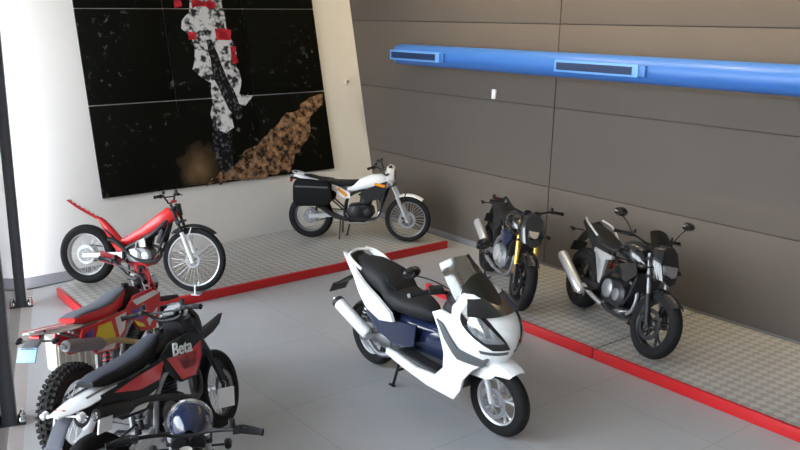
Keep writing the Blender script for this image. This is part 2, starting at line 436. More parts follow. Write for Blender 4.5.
def arc_fender(root, c, Rr, w, a0, a1, m, name='front_fender', xf=None, drop=.03, th=.004, ex=None, n=14):
    """mudguard following a wheel: angles from straight up, positive forward"""
    rows = []
    for i in range(n + 1):
        a = R(a0 + (a1 - a0) * i / n); e = 1 if ex is None else ex(i / n); ww = w * e
        rows.append([V((c[0] + (Rr - abs(q) ** 3 * drop) * math.sin(a), q * ww / 2, c[1] + (Rr - abs(q) ** 3 * drop) * math.cos(a))) for q in (-1, -.85, -.5, 0, .5, .85, 1)])
    return MB().shell(rows, th).build(name, m, root, xf)

def blade(root, pts, name, m, xf=None, th=.005, sub=4):
    """long mudguard: pts = [(x, z, halfwidth, droop)]"""
    rows = []
    for i in range(len(pts) - 1):
        for j in range(sub):
            t = j / sub; q = [a + (b - a) * t for a, b in zip(pts[i], pts[i + 1])]; rows.append(q)
    rows.append(pts[-1])
    return MB().shell([[V((x, k * hw, z - abs(k) ** 2.2 * dr)) for k in (-1, -.8, -.45, 0, .45, .8, 1)] for x, z, hw, dr in rows], th).build(name, m, root, xf)

# ------------------------------------------------------------------ trials bike
def trials_bike():
    t = thing('trials_motorcycle', 'red seatless trials motorcycle on the platform in front of the white wall', 'motorcycle', (-4.66, -1.43, .115), (R(-8), 0, R(-47.5)))
    fa, ra = (.66, .365), (-.665, .35); hd = (.385, .93); X = steer(fa, hd, 4)
    wheel(t, 'front_wheel', fa, .37, .075, .305, xf=X, knob=False, disc=.085, tyre='rubber', nsp=32)
    wheel(t, 'rear_wheel', ra, .35, .115, .245, disc=.075, nsp=32, knob=False, sprocket=True, hub='white_plastic')
    MB().lathe([(-.05, .02), (-.055, .11), (-.04, .12), (-.035, .02)], V((ra[0], 0, ra[1])), 30).build('rear_hub_cover', 'white_plastic', t)
    fork(t, fa, hd, .085, .021, 'black_plastic', 'white_plastic', X, .5)
    arc_fender(t, fa, .41, .1, -42, 38, 'black_plastic', xf=X)
    MB().tube([(.59, -.085, .55), (.63, -.06, .74)], .008, 6).tube([(.59, .085, .55), (.63, .06, .74)], .008, 6).build('fender_bracket', 'silver', t, X)
    bars(t, (.36, 0, 1.0), .76, .09, .04, X, 'dark_metal', cross=True)
    # red beam body from headstock down to the saddle dip and up into the tail
    m = MB(); m.loft([ring(x, z, hw, hh, 2.6, 16, tilt=-.65) for x, z, hw, hh in ((.44, .90, .035, .055), (.37, .875, .065, .09), (.22, .765, .075, .085), (.05, .65, .07, .07), (-.1, .57, .055, .055), (-.22, .515, .045, .045))])
    m.build('fuel_tank', 'red_plastic', t)
    m = MB(); m.loft([ring(x, z, hw, hh, 2.6, 14, tilt=-.65) for x, z, hw, hh in ((.4, .955, .03, .012), (.2, .835, .045, .012), (.0, .685, .04, .01))]); m.build('tank_cap_strip', 'black_plastic', t)
    m = MB(); m.loft([ring(x, z, hw, hh, 2.8, 14, tilt=.8) for x, z, hw, hh in ((-.2, .42, .05, .06), (-.28, .50, .055, .07), (-.38, .63, .05, .055), (-.47, .74, .045, .03), (-.52, .785, .045, .012))])
    m.build('tail_body', 'red_plastic', t)
    blade(t, [(-.45, .755, .045, .012), (-.6, .83, .05, .02), (-.78, .915, .05, .02), (-.91, .985, .04, .012)], 'rear_fender', 'red_plastic')
    m = MB()
    for i in range(7):
        x = -.55 - i * .058; m.box((x, 0, .816 + (-.55 - x) * .475), (.03, .06, .006), (0, .45, 0), .002)
    m.build('fender_decal', 'white_plastic', t)
    # aluminium frame
    m = MB()
    for sd in (-1, 1):
        m.curve([(.38, sd * .03, .85), (.2, sd * .1, .66), (.0, sd * .1, .54), (-.16, sd * .085, .44), (-.17, sd * .08, .32)], .022, 8)
        m.curve([(.37, sd * .03, .78), (.3, sd * .07, .58), (.24, sd * .07, .42)], .015, 8)
        m.tube([(-.16, sd * .07, .44), (-.42, sd * .05, .66)], .012, 8)
    m.build('frame', 'dark_metal', t)
    en = engine(t, (.02, .4), .82, 'dull_metal', 'dark_metal', 'silver', 10, .13)
    MB().box((.27, 0, .62), (.05, .17, .17), (0, .3, 0), .01).build('radiator', 'dark_metal', t)
    MB().plate([(.02, .56), (.1, .6), (.12, .5), (.05, .49)], -.125, .012).build('carburettor_cover', 'white_plastic', t)
    m = MB(); m.curve([(.14, 0, .5), (.27, -.03, .46), (.24, -.09, .34), (.05, -.11, .33), (-.12, -.1, .42), (-.25, -.09, .52), (-.36, -.1, .56)], [.018, .018, .018, .018, .02, .03, .026], 10); m.build('exhaust', 'dark_metal', t)
    m = MB(); m.shell([[V((x, y, z + abs(y) * .5)) for y in (-.11, -.06, 0, .06, .11)] for x, z in ((.26, .36), (.2, .28), (.05, .235), (-.12, .235), (-.2, .29))], .006); m.build('skid_plate', 'dark_red', t)
    swingarm(t, (-.16, .38), ra, 'silver', .085); chain(t, (-.16, .38), ra)
    shock(t, (-.2, .34), (-.14, .56), 0, 'red_plastic', .026)
    pegs(t, -.17, .335, .16); side_stand(t, (-.2, .09, .36), (-.23, .2, .04))
    MB().tube([(-.02, -.1, .45), (.0, -.15, .46), (.03, -.17, .56)], .008, 6).build('kick_starter', 'silver', t)
    MB().box((.47, 0, .93), (.02, .12, .14), (0, -.25, 0), .008).build('number_plate', 'black_plastic', t, X)
    m = MB().box((.40, 0, 1.02), (.04, .1, .03), bev=.006); m.build('bar_clamp', 'red_plastic', t, X)
    return t
trials_bike()

# ------------------------------------------------------------------ white trail bike with saddlebag
def trail_bike():
    t = thing('trail_motorcycle', 'white and black trail motorcycle with a black saddlebag, in the corner of the two walls', 'motorcycle', (-1.33, -1.23, .112), (R(-4), 0, R(-45)))
    fa, ra = (.685, .32), (-.685, .32); hd = (.37, .93); X = steer(fa, hd, -3)
    wheel(t, 'front_wheel', fa, .32, .1, .25, xf=X, disc=.12, nsp=32, rim='dull_metal')
    wheel(t, 'rear_wheel', ra, .32, .13, .225, disc=.1, nsp=32, rim='dull_metal', sprocket=True)
    fork(t, fa, hd, .09, .022, 'silver', 'silver', X, .45)
    arc_fender(t, fa, .36, .125, -30, 36, 'white_plastic', xf=X, th=.006)
    MB().tube([(.60, -.09, .52), (.66, -.05, .7)], .008, 6).tube([(.60, .09, .52), (.66, .05, .7)], .008, 6).build('fender_bracket', 'dark_metal', t, X)
    bars(t, (.31, 0, .99), .82, .08, .12, X, 'dark_metal')
    # headlight mask
    m = MB(); m.loft([[V((.43 + dx, hw * math.cos(a), .93 + .0 + hh * math.sin(a))) for a in [2 * PI * i / 24 for i in range(24)]] for dx, hw, hh in ((-.05, .08, .11), (.0, .115, .15), (.04, .11, .14), (.06, .09, .11))]); hl = m.build('headlight_mask', 'white_plastic', t, X)
    MB().lathe([(0, .065), (.02, .08), (.03, .06), (.035, .001)], (.475, 0, .94), 28, 'x').build('headlight_lens', 'clear_lens', hl, X)
    MB().box((.44, 0, 1.04), (.05, .16, .06), (0, -.4, 0), .012).build('instrument_panel', 'black_plastic', t, X)
    m = MB(); m.loft([ring(x, z, hw, hh, 2.6, 18, tilt=-.35) for x, z, hw, hh in ((.42, .84, .05, .07), (.34, .84, .12, .11), (.2, .835, .14, .105), (.06, .80, .12, .085), (-.08, .74, .08, .06), (-.16, .70, .06, .03))]); tk = m.build('fuel_tank', 'white_paint', t)
    for sd in (-1, 1):
        MB().plate([(.40, .86), (.30, .82), (.12, .74), (.0, .66), (.14, .56), (.34, .62), (.38, .74)], 0, .012, lambda x, z: sd * .137).build('tank_shroud', 'black_plastic', t)
        MB().plate([(.38, .80), (.24, .83), (.22, .80), (.36, .765)], 0, .006, lambda x, z: sd * .147).build('orange_decal', 'orange_lens', t)
        MB().plate([(-.92, .885), (-.6, .79), (-.34, .70), (-.2, .60), (-.1, .60), (-.12, .68), (-.3, .77), (-.6, .855), (-.9, .915)], 0, .014, lambda x, z: sd * (.1 + .03 * min(1, max(0, (x + .9) * 1.6)))).build('side_panel', 'white_paint', t)
        MB().plate([(-.3, .725), (-.17, .62), (-.14, .65), (-.27, .75)], 0, .006, lambda x, z: sd * .142).build('orange_decal', 'orange_lens', t)
    m = MB(); m.loft([ring(x, z, hw, hh, 3, 18) for x, z, hw, hh in ((.02, .83, .06, .03), (-.1, .80, .1, .045), (-.3, .795, .125, .045), (-.5, .82, .12, .04), (-.7, .87, .1, .035), (-.78, .885, .07, .02))]); m.build('seat', 'seat_vinyl', t)
    blade(t, [(-.55, .78, .08, .02), (-.8, .85, .09, .02), (-.98, .86, .08, .015)], 'rear_fender', 'black_plastic')
    MB().box((-.97, 0, .81), (.03, .08, .035), bev=.008).build('tail_light', 'red_lens', t)
    m = MB()
    for sd in (-1, 1):
        m.curve([(-.4, sd * .12, .78), (-.65, sd * .14, .86), (-.9, sd * .1, .93), (-.96, 0, .94)], .009, 8)
    m.build('rear_rack', 'silver', t)
    en = engine(t, (.03, .42), 1., 'black_plastic', 'dark_metal', 'dark_metal', 8, .15)
    m = MB()
    for sd in (-1, 1):
        m.curve([(.40, sd * .03, .86), (.1, sd * .06, .74), (-.15, sd * .08, .6), (-.2, sd * .09, .36)], .017, 8)
        m.tube([(-.15, sd * .08, .62), (-.55, sd * .09, .80)], .012, 8)
        m.tube([(-.2, sd * .08, .42), (-.6, sd * .09, .76)], .011, 8)
    m.curve([(.42, 0, .78), (.32, 0, .5), (.2, 0, .28), (-.1, 0, .24), (-.2, 0, .34)], .018, 8)
    m.build('frame', 'black_plastic', t)
    m = MB(); m.curve([(.12, -.03, .62), (.3, -.06, .58), (.27, -.11, .35), (.0, -.13, .3), (-.3, -.13, .34), (-.55, -.14, .5)], [.018, .018, .018, .02, .035, .04], 12); m.build('exhaust', 'dark_metal', t)
    m = MB(); m.shell([[V((x, y, z + abs(y) * .4)) for y in (-.12, -.06, 0, .06, .12)] for x, z in ((.3, .38), (.24, .27), (.08, .21), (-.12, .21), (-.18, .25))], .006); m.build('skid_plate', 'silver', t)
    swingarm(t, (-.2, .37), ra, 'silver', .09); chain(t, (-.2, .37), ra)
    for sd in (-1, 1): shock(t, (-.6, .42), (-.45, .72), sd * .12, 'dark_metal', .024)
    pegs(t, -.14, .31); side_stand(t, (-.12, .1, .3), (-.2, .25, .01))
    MB().tube([(-.24, -.12, .3), (-.25, -.16, .02)], .012, 8).tube([(-.24, .12, .3), (-.25, .16, .06)], .012, 8).build('centre_stand', 'dark_metal', t)
    for sd in (-1, 1):
        b = MB(); b.loft([ring(x, .67 , .075, hh, 4, 20, yc=sd * .20) for x, hh in ((-.89, .13), (-.87, .17), (-.80, .195), (-.55, .18), (-.40, .165), (-.37, .12))])
        bg = b.build('saddlebag', 'bag_fabric', t)
        MB().box((-.63, sd * .276, .76), (.46, .008, .02), bev=.003).build('bag_seam', 'grey_plastic', bg)
    return t
trail_bike()

# ------------------------------------------------------------------ naked street bikes
def naked(name, label, loc, rot, p):
    sg = 'dark_metal'
    t = thing(name, label, 'motorcycle', loc, rot, None)
    fa, ra = (.70, .315), (-.70, .315); hd = (.42, .86); X = steer(fa, hd, p.get('steer', 0))
    wheel(t, 'front_wheel', fa, .315, .12, .222, 'cast', rim=p['rim'], disc=.15, side=-1, xf=X, spoke=p.get('spoke'))
    wheel(t, 'rear_wheel', ra, .315, .165, .222, 'cast', rim=p['rim'], disc=.11, sprocket=True, spoke=p.get('spoke'))
    fork(t, fa, hd, .1, .024, p['fork_up'], p['fork_low'], X, p.get('split', .42), usd=p.get('usd', False))
    arc_fender(t, fa, .345, .14, -52, 42, p['fender'], xf=X, th=.006, drop=.05)
    for sd in (-1, 1): MB().box((.60, sd * .1, .42), (.07, .03, .09), (0, .4, 0), .012).build('brake_caliper', 'gold' if p.get('usd') else 'dark_metal', t, X)
    bars(t, (.30, 0, .985), p.get('barw', .76), p.get('rise', .05), .11, X, 'black_plastic')
    # headlight
    hx, hz = p.get('lamp', (.55, .86))
    if p['light'] == 'round':
        m = MB(); m.lathe([(-.13, .03), (-.1, .08), (-.02, .115), (.04, .122)], (hx, 0, hz), 30, 'x'); hl = m.build('headlight', p.get('shell', 'chrome'), t, X)
        m = MB(); m.lathe([(.03, .12), (.03, .134), (.058, .134), (.058, .115)], (hx, 0, hz), 30, 'x'); m.build('headlight_rim', 'chrome', hl, X)
        m = MB(); m.lathe([(.045, .118), (.06, .07), (.066, .001)], (hx, 0, hz), 30, 'x'); m.build('headlight_lens', 'clear_lens', hl, X)
    else:
        m = MB(); m.loft([[V((hx + dx + .12 * (zz - .5) * -1, yy * w_, hz - .13 + .3 * zz)) for yy, zz in ((-.75, .0), (-1, .45), (-.8, .85), (-.35, 1), (.35, 1), (.8, .85), (1, .45), (.75, 0), (0, -.12))] for dx, w_ in ((-.12, .1), (-.05, .15), (.03, .14), (.07, .1))]); hl = m.build('headlight_cowl', p['cowl'], t, X)
        m = MB(); m.loft([[V((hx + .045 + dx + .1 * (zz - .5) * -1, yy * .105 * p.get('ls', 1), hz - .085 * p.get('ls', 1) + .16 * zz * p.get('ls', 1))) for yy, zz in ((-.6, 0), (-1, .5), (-.85, 1), (0, .9), (.85, 1), (1, .5), (.6, 0), (0, -.15))] for dx in (0, .04)]); m.build('headlight_lens', 'clear_lens', hl, X)
        if p.get('flyscreen'): MB().shell([[V((hx - .06 - .16 * zz, yy * (.15 - .05 * zz), hz + .13 + .15 * zz - abs(yy) ** 2 * .03)) for yy in (-1, -.6, 0, .6, 1)] for zz in (0, .4, .8, 1)], .004).build('fly_screen', 'smoke_screen', hl, X)
    gx, gz = p.get('gauge', (.42, 1.0)); m = MB(); m.lathe([(-.02, .001), (-.02, .045), (.02, .05), (.02, .001)], (gx, -.05, gz), 20, 'x').lathe([(-.02, .001), (-.02, .045), (.02, .05), (.02, .001)], (gx, .05, gz), 20, 'x')
    m.build('instrument_cluster', 'black_plastic', t, X)
    for sd in (-1, 1): MB().tube([(.5, sd * .08, .8), (.5, sd * .2, .8)], .007, 8).lathe([(-.035, .001), (-.03, .02), (.02, .024), (.04, .01), (.04, .001)], (.505, sd * .215, .8), 14, 'x').build('turn_signal', sg, t, X)
    # tank, seat, tail
    m = MB(); m.loft([ring(x, z, hw, hh, 2.5, 20, tilt=-.15) for x, z, hw, hh in ((.36, .80, .07, .06), (.30, .825, .13, .11), (.2, .85, .16, .125), (.08, .845, .165, .12), (-.06, .80, .135, .1), (-.16, .76, .09, .06))]); tk = m.build('fuel_tank', p['tank'], t)
    MB().lathe([(0, .001), (.006, .034), (0, .038)], (.16, 0, .973), 20, 'z').build('filler_cap', 'chrome', tk)
    m = MB(); m.loft([ring(x, z, hw, hh, 2.8, 18) for x, z, hw, hh in ((-.08, .79, .07, .03), (-.18, .775, .12, .04), (-.34, .775, .14, .045), (-.46, .80, .135, .05), (-.6, .85, .12, .04), (-.76, .885, .09, .03), (-.82, .895, .06, .015))]); m.build('seat', 'seat_vinyl', t)
    for sd in (-1, 1):
        MB().plate([(-.15, .72), (-.3, .60), (-.5, .68), (-.82, .84), (-.94, .90), (-.88, .93), (-.6, .84), (-.4, .765), (-.2, .76)], 0, .03, lambda x, z: sd * (.07 + .05 * min(1, max(0, (x + .95) * 1.8)))).build('side_panel', p['side'], t)
        MB().plate([(.36, .80), (.2, .74), (.05, .70), (.1, .62), (.3, .58), (.42, .70)], 0, .02, lambda x, z: sd * (.165 - .1 * max(0, x - .2))).build('tank_shroud', p['shroud'], t)
        if p.get('silverframe'):
            MB().plate([(-.44, .73), (-.44, .69), (-.25, .62), (-.215, .42), (-.165, .42), (-.18, .67), (-.08, .70), (-.08, .73)], 0, .03, lambda x, z: sd * .135).build('frame_plate', 'silver', t)
            MB().curve([(-.5, sd * .12, .84), (-.7, sd * .14, .92), (-.86, sd * .1, .95)], .012, 8).build('grab_rail', 'silver', t)
    m = MB(); m.box((-.955, 0, .865), (.04, .09, .04), (0, .3, 0), .01); m.build('tail_light', 'red_lens', t)
    m = MB(); m.loft([ring(x, z, hw, hh, 3, 12) for x, z, hw, hh in ((-.8, .84, .07, .02), (-.92, .78, .06, .02), (-1.02, .66, .05, .015))]); m.box((-1.03, 0, .60), (.01, .17, .12), (0, .35, 0), .003); m.build('plate_holder', 'black_plastic', t)
    for sd in (-1, 1): MB().tube([(-.93, sd * .05, .80), (-.93, sd * .17, .80)], .007, 8).lathe([(-.04, .001), (-.02, .022), (.03, .02), (.035, .001)], (-.93, sd * .19, .80), 14, 'x').build('turn_signal', sg, t)
    engine(t, (.04, .42), 1.15, p.get('eng', 'dark_metal'), p.get('cyl', 'dark_metal'), p.get('cover', 'dull_metal'), 20, .18)
    MB().box((.37, 0, .60), (.04, .26, .22), (0, .15, 0), .01).build('radiator', 'dark_metal', t)
    m = MB()
    for sd in (-1, 1):
        m.curve([(.40, sd * .04, .80), (.2, sd * .13, .68), (-.05, sd * .14, .58), (-.22, sd * .12, .36)], .024, 8)
        m.curve([(.40, sd * .03, .72), (.33, sd * .09, .5), (.25, sd * .1, .34)], .016, 8)
        m.tube([(-.1, sd * .1, .68), (-.75, sd * .08, .84)], .014, 8)
    m.build('frame', p.get('frame', 'black_plastic'), t)
    m = MB()
    for yy in (-.06, .0, .06): m.curve([(.16, yy, .58), (.36, yy, .52), (.37, yy, .34), (.24, yy * .8 - .02, .24), (.0, -.05, .2), (-.15, -.12, .22)], .018, 8)
    m.curve([(-.1, -.1, .22), (-.3, -.15, .27), (-.42, -.17, .32)], .026, 10); m.build('exhaust_pipe', 'dull_metal', t)
    ex = p['exhaust']; m = MB(); a, b = V(ex[0]), V(ex[1])
    m.tube([a, a.lerp(b, .08), a.lerp(b, .94), b], [.03, ex[2], ex[2] * 1.05, ex[2] * .9], 20); mf = m.build('muffler', p.get('muf', 'silver'), t)
    MB().tube([b.lerp(a, .02), b + (b - a).normalized() * .012], [ex[2] * .7, ex[2] * .6], 16).build('muffler_tip', 'black_plastic', mf)
    swingarm(t, (-.22, .36), ra, p.get('arm', 'dark_metal'), .11); chain(t, (-.22, .36), ra, .085)
    shock(t, (-.3, .4), (-.28, .66), 0, p.get('spring', 'red_plastic'), .03)
    arc_fender(t, ra, .34, .15, -60, 30, 'black_plastic', 'rear_hugger')
    pegs(t, -.22, .33); side_stand(t, (-.05, .12, .27), (-.12, .28, .05))
    if p.get('belly'): MB().loft([ring(x, z, hw, hh, 2.6, 16) for x, z, hw, hh in ((.34, .30, .06, .04), (.25, .26, .13, .08), (.0, .235, .13, .07), (-.2, .24, .09, .05))]).build('belly_pan', p['belly'], t)
    if p.get('mirrors'):
        for sd in (-1, 1): mirror(t, (.28, sd * .24, 1.04), (.22, sd * .40, 1.20), sd, X)
    return t

naked('street_motorcycle', 'black and blue street motorcycle with golden fork legs, facing out from the brown wall', (-1.27, -3.88, .112), (R(-11), 0, R(-122.5)),
      dict(rim='dark_metal', fork_up='gold', fork_low='dark_metal', usd=True, split=.3, fender='black_gloss', light='angular', cowl='black_gloss', ls=.55, tank='black_gloss', side='black_plastic', shroud='navy_gloss', exhaust=((-.42, -.17, .40), (-.86, -.21, .56), .05), eng='dull_metal', cover='silver', steer=0, arm='dull_metal', spring='gold', barw=.84, frame='dull_metal'))
naked('street_motorcycle', 'black street motorcycle with fat silver muffler and two mirrors, right of the golden-forked one', (-1.30, -5.41, .112), (R(-12), 0, R(-115.5)),
      dict(rim='dark_metal', fork_up='dull_metal', fork_low='black_plastic', fender='black_gloss', light='angular', cowl='black_gloss', flyscreen=True, tank='black_gloss', side='black_plastic', shroud='black_gloss', ls=.8, silverframe=True, exhaust=((-.38, -.2, .24), (-.88, -.25, .51), .055), steer=6, mirrors=True, belly='black_gloss', spoke='dark_metal', muf='white_paint' if False else 'silver'))
naked('street_motorcycle', 'dark motorcycle with round chrome-rimmed headlight, mostly below the frame at bottom left', (-6.52, -6.66, .0), (R(-2), 0, R(62)),
      dict(rim='dark_metal', fork_up='silver', fork_low='dull_metal', fender='black_gloss', light='round', shell='navy_gloss', tank='black_gloss', side='black_plastic', shroud='black_gloss', exhaust=((-.38, -.2, .26), (-.92, -.25, .50), .055), steer=0, rise=.04, cyl='dull_metal', lamp=(.60, .895), gauge=(.37, .90), barw=.82))

# ------------------------------------------------------------------ off-road bikes
def dirt(name, label, loc, rot, p):
    t = thing(name, label, 'motorcycle', loc, rot)
    fr, rr_ = p['Rf'], p['Rr']; fa, ra = (p.get('fx', .71), fr), (-.72, rr_ + p.get('drop', 0)); hd = (.40, .95); X = steer(fa, hd, p.get('steer', 0))
    wheel(t, 'front_wheel', fa, fr, p['wf'], p['rf'], p['style'], rim=p['rim'], knob=p['knobf'], xf=X, disc=.14, tyre=p['tyre'], spoke=p.get('spoke'))
    wheel(t, 'rear_wheel', ra, rr_, p['wr'], p['rrim'], p['style'], rim=p['rim'], knob=p['knob'], disc=.11, sprocket=True, tyre=p['tyre'], spoke=p.get('spoke'))
    fork(t, fa, hd, .1, .025, p.get('fork_up', 'silver'), p.get('fork_low', 'dark_metal'), X, .5, usd=True)
    for sd in (-1, 1): MB().plate([(.60, .36), (.68, .34), (.60, .60), (.54, .60)], sd * .14, .006).build('fork_guard', p['ffender'], t, X)
    blade(t, [(.36, .80, .055, .01), (.50, .80, .07, .015), (.68, .79, .06, .02), (.80, .78, .03, .01)] if p.get('shortf') else [(.36, .80, .055, .01), (.50, .80, .075, .015), (.70, .79, .07, .02), (.88, .77, .055, .015), (1.04, .76, .018, .0)] if not p.get('longf') else [(.30, .80, .08, .01), (.48, .80, .11, .02), (.72, .80, .105, .025), (.92, .80, .07, .02), (1.10, .81, .016, .0)], 'front_fender', p['ffender'], X, .006)
    bars(t, (.33, 0, 1.03), p.get('barw', .78), .09, .08, X, p['bar'], cross=True, guards=p.get('guards'), r=.014)
    # headlight mask
    m = MB(); m.shell([[V((.52 + .05 * (1 - yy * yy) - .10 * zz, yy * (.1 + .04 * math.sin(PI * zz)), .84 + .28 * zz)) for yy in (-1, -.7, -.3, 0, .3, .7, 1)] for zz in (0, .2, .4, .6, .8, 1)], .006); hm = m.build('headlight_mask', p['mask'], t, X)
    MB().lathe([(-.05, .05), (0, .075), (.012, .06), (.016, .001)], (.555, 0, .94), 24, 'x').build('headlight_lens', 'clear_lens', hm, X)
    m = MB(); m.box((.45, 0, 1.08), (.05, .12, .04), (0, -.3, 0), .01).box((.45, -.07, 1.03), (.03, .04, .08), bev=.008).tube([(.46, .08, 1.0), (.50, .02, 1.1), (.44, -.08, 1.06)], .006, 6).tube([(.40, .1, 1.05), (.52, .08, .96), (.5, .05, .86)], .006, 6); m.build('instrument_panel', p.get('instr', 'black_plastic'), t, X)
    if p.get('bigmask'):
        m = MB(); m.loft([ring(x, z, hw, hh, 2.6, 16) for x, z, hw, hh in ((.34, .93, .09, .08), (.44, .93, .13, .13), (.52, .92, .14, .14), (.58, .91, .11, .11), (.62, .90, .06, .06))]); m.build('lamp_housing', 'black_plastic', t, X)
        m = MB(); m.box((.40, .02, 1.07), (.07, .10, .03), (0, -.3, 0), .01).box((.47, -.06, 1.06), (.05, .06, .03), (0, .3, .4), .008).box((.36, -.12, 1.06), (.04, .05, .04), (.3, 0, 0), .008); m.build('bar_controls', 'silver', t, X)
    # seat: long flat bench, coloured sides and separate top
    S = ((.12, .955, .05, .045), (.02, .92, .075, .07), (-.15, .89, .09, .07), (-.35, .90, .09, .06), (-.52, .925, .085, .045), (-.62, .94, .07, .02))
    m = MB(); m.loft([ring(x, z, hw, hh, 3, 18) for x, z, hw, hh in S]); st = m.build('seat', p['seat'], t)
    m = MB(); m.loft([ring(x, z + hh * .62, hw * .93, hh * .45, 3, 16) for x, z, hw, hh in S]); m.build('seat_top', p['seattop'], st)
    for sd in (-1, 1):
        MB().plate([(.10, .93), (.0, .86), (.02, .74), (.14, .62), (.30, .60), (.42, .72), (.46, .86), (.32, .93)], 0, .02, lambda x, z: sd * (.12 + .06 * max(0, x - .0) * 2 - .15 * max(0, x - .34))).build('tank_shroud', p['shroud'], t)
        for k, (mm, poly) in enumerate(p['decals']):
            MB().plate(poly, 0, .004, lambda x, z: sd * (.137 + .06 * max(0, x - .0) * 2 - .15 * max(0, x - .34))).build('shroud_decal', mm, t)
        MB().plate([(-.02, .86), (-.10, .70), (-.28, .60), (-.5, .64), (-.66, .80), (-.62, .87), (-.3, .86)], 0, .014, lambda x, z: sd * (.115 + .02 * math.sin((x + .6) * 3))).build('number_panel', p['panel'], t)
        for mm, poly in p.get('panel_decals', []):
            MB().plate(poly, 0, .004, lambda x, z: sd * (.125 + .02 * math.sin((x + .6) * 3))).build('panel_decal', mm, t)
    m = MB(); m.loft([ring(x, z, hw, hh, 2.6, 16) for x, z, hw, hh in ((.34, .88, .06, .05), (.25, .90, .1, .08), (.12, .90, .1, .07), (.02, .86, .08, .05))]); tk = m.build('fuel_tank', p.get('tank', 'black_plastic'), t)
    MB().lathe([(0, .001), (.03, .03), (0, .034)], (.2, 0, .98), 18, 'z').build('filler_cap', 'black_plastic', tk)
    blade(t, p.get('rblade') or [(-.5, .89, .07, .02), (-.68, .925, .085, .03), (-.86, .955, .075, .03), (-1.02, .985, .055, .02), (-1.08, .99, .03, .01)], 'rear_fender', p['rfender'], None, .012)
    if p.get('fstripe'):
        for sd in (-1, 1): blade(t, [(-.62, .918, .015, .0), (-.86, .957, .015, .0), (-1.05, .985, .008, .0)], 'fender_decal', p['fstripe'], Matrix.Translation((0, sd * .045, .004)), .004)
    ho = p.get('hold', (-.80, -.90, -1.0, .78, .68)); m = MB(); m.loft([ring(x, z, hw, .012, 3, 12) for x, z, hw in ((ho[0], ho[3] + .06, .06), (ho[1], ho[3], .065), (ho[2], ho[4], .07))]); ph = m.build('plate_holder', p.get('holder', 'black_plastic'), t)
    MB().box((ho[2] - .012, 0, ho[4] - .03), (.012, .15, .1), (0, .5, 0), .004).build('registration_plate', p.get('plate', 'grey_plastic'), ph)
    tx = p.get('tailx', -.98)
    tz = p.get('tailz', .90)
    MB().box((tx, 0, tz + .025), (.05, .09, .035), (0, .3, 0), .01).build('tail_light', 'red_lens', t)
    for sd in (-1, 1): MB().tube([(tx, sd * .03, tz), (tx, sd * .13, tz)], .007, 8).lathe([(-.035, .001), (-.02, .02), (.02, .024), (.035, .001)], (tx, sd * .15, tz), 14, 'x').build('turn_signal', p.get('signal', 'white_plastic'), t)
    engine(t, (.03, .46), 1., p.get('eng', 'dark_metal'), 'dark_metal', 'dull_metal', 8, .15)
    MB().box((.36, -.09, .74), (.04, .09, .24), (0, .25, 0), .01).box((.36, .09, .74), (.04, .09, .24), (0, .25, 0), .01).build('radiator', 'dull_metal', t)
    m = MB()
    for sd in (-1, 1):
        m.curve([(.40, sd * .03, .90), (.2, sd * .1, .80), (-.1, sd * .12, .66), (-.2, sd * .1, .36)], .02, 8)
        m.curve([(.39, sd * .03, .82), (.33, sd * .07, .55), (.24, sd * .09, .33), (-.16, sd * .09, .3)], .016, 8)
        m.tube([(-.08, sd * .07, .84), (-.7, sd * .06, .88)], .012, 8); m.tube([(-.14, sd * .09, .6), (-.66, sd * .06, .86)], .012, 8)
    m.build('frame', p.get('frame', 'dull_metal'), t)
    m = MB(); m.curve([(.12, -.02, .66), (.30, -.06, .70), (.40, -.10, .58), (.26, -.16, .46), (-.02, -.16, .58), (-.25, -.14, .67), (-.42, -.14, .7)], [.02, .02, .022, .024, .024, .024, .024], 10); m.build('exhaust_pipe', p.get('pipe', 'brass_bar'), t)
    m = MB(); a, b = V((-.42, -.14, .70)), V(p.get('mufend', (-.86, -.13, .82))); m.tube([a, a.lerp(b, .12), a.lerp(b, .85), b], [.028, .048, .05, .04], 20); mf = m.build('muffler', p.get('muf', 'dull_metal'), t)
    MB().tube([b, b + (b - a) * .06], [.026, .024], 14).build('muffler_tip', 'chrome', mf)
    swingarm(t, (-.19, .40), ra, 'silver' if p['style'] == 'wire' else 'dull_metal', .1); chain(t, (-.19, .40), ra, .08)
    shock(t, (-.22, .42), (-.16, .74), 0, p.get('spring', 'red_plastic'), .032)
    MB().plate([(-.05, .52), (-.16, .44), (-.14, .34), (.0, .32), (.1, .38), (.08, .5)], -.155, .012).build('clutch_guard', 'dull_metal', t)
    pegs(t, -.19, .38); side_stand(t, (-.1, .1, .36), p.get('foot', (-.15, .30, .055)))
    return t

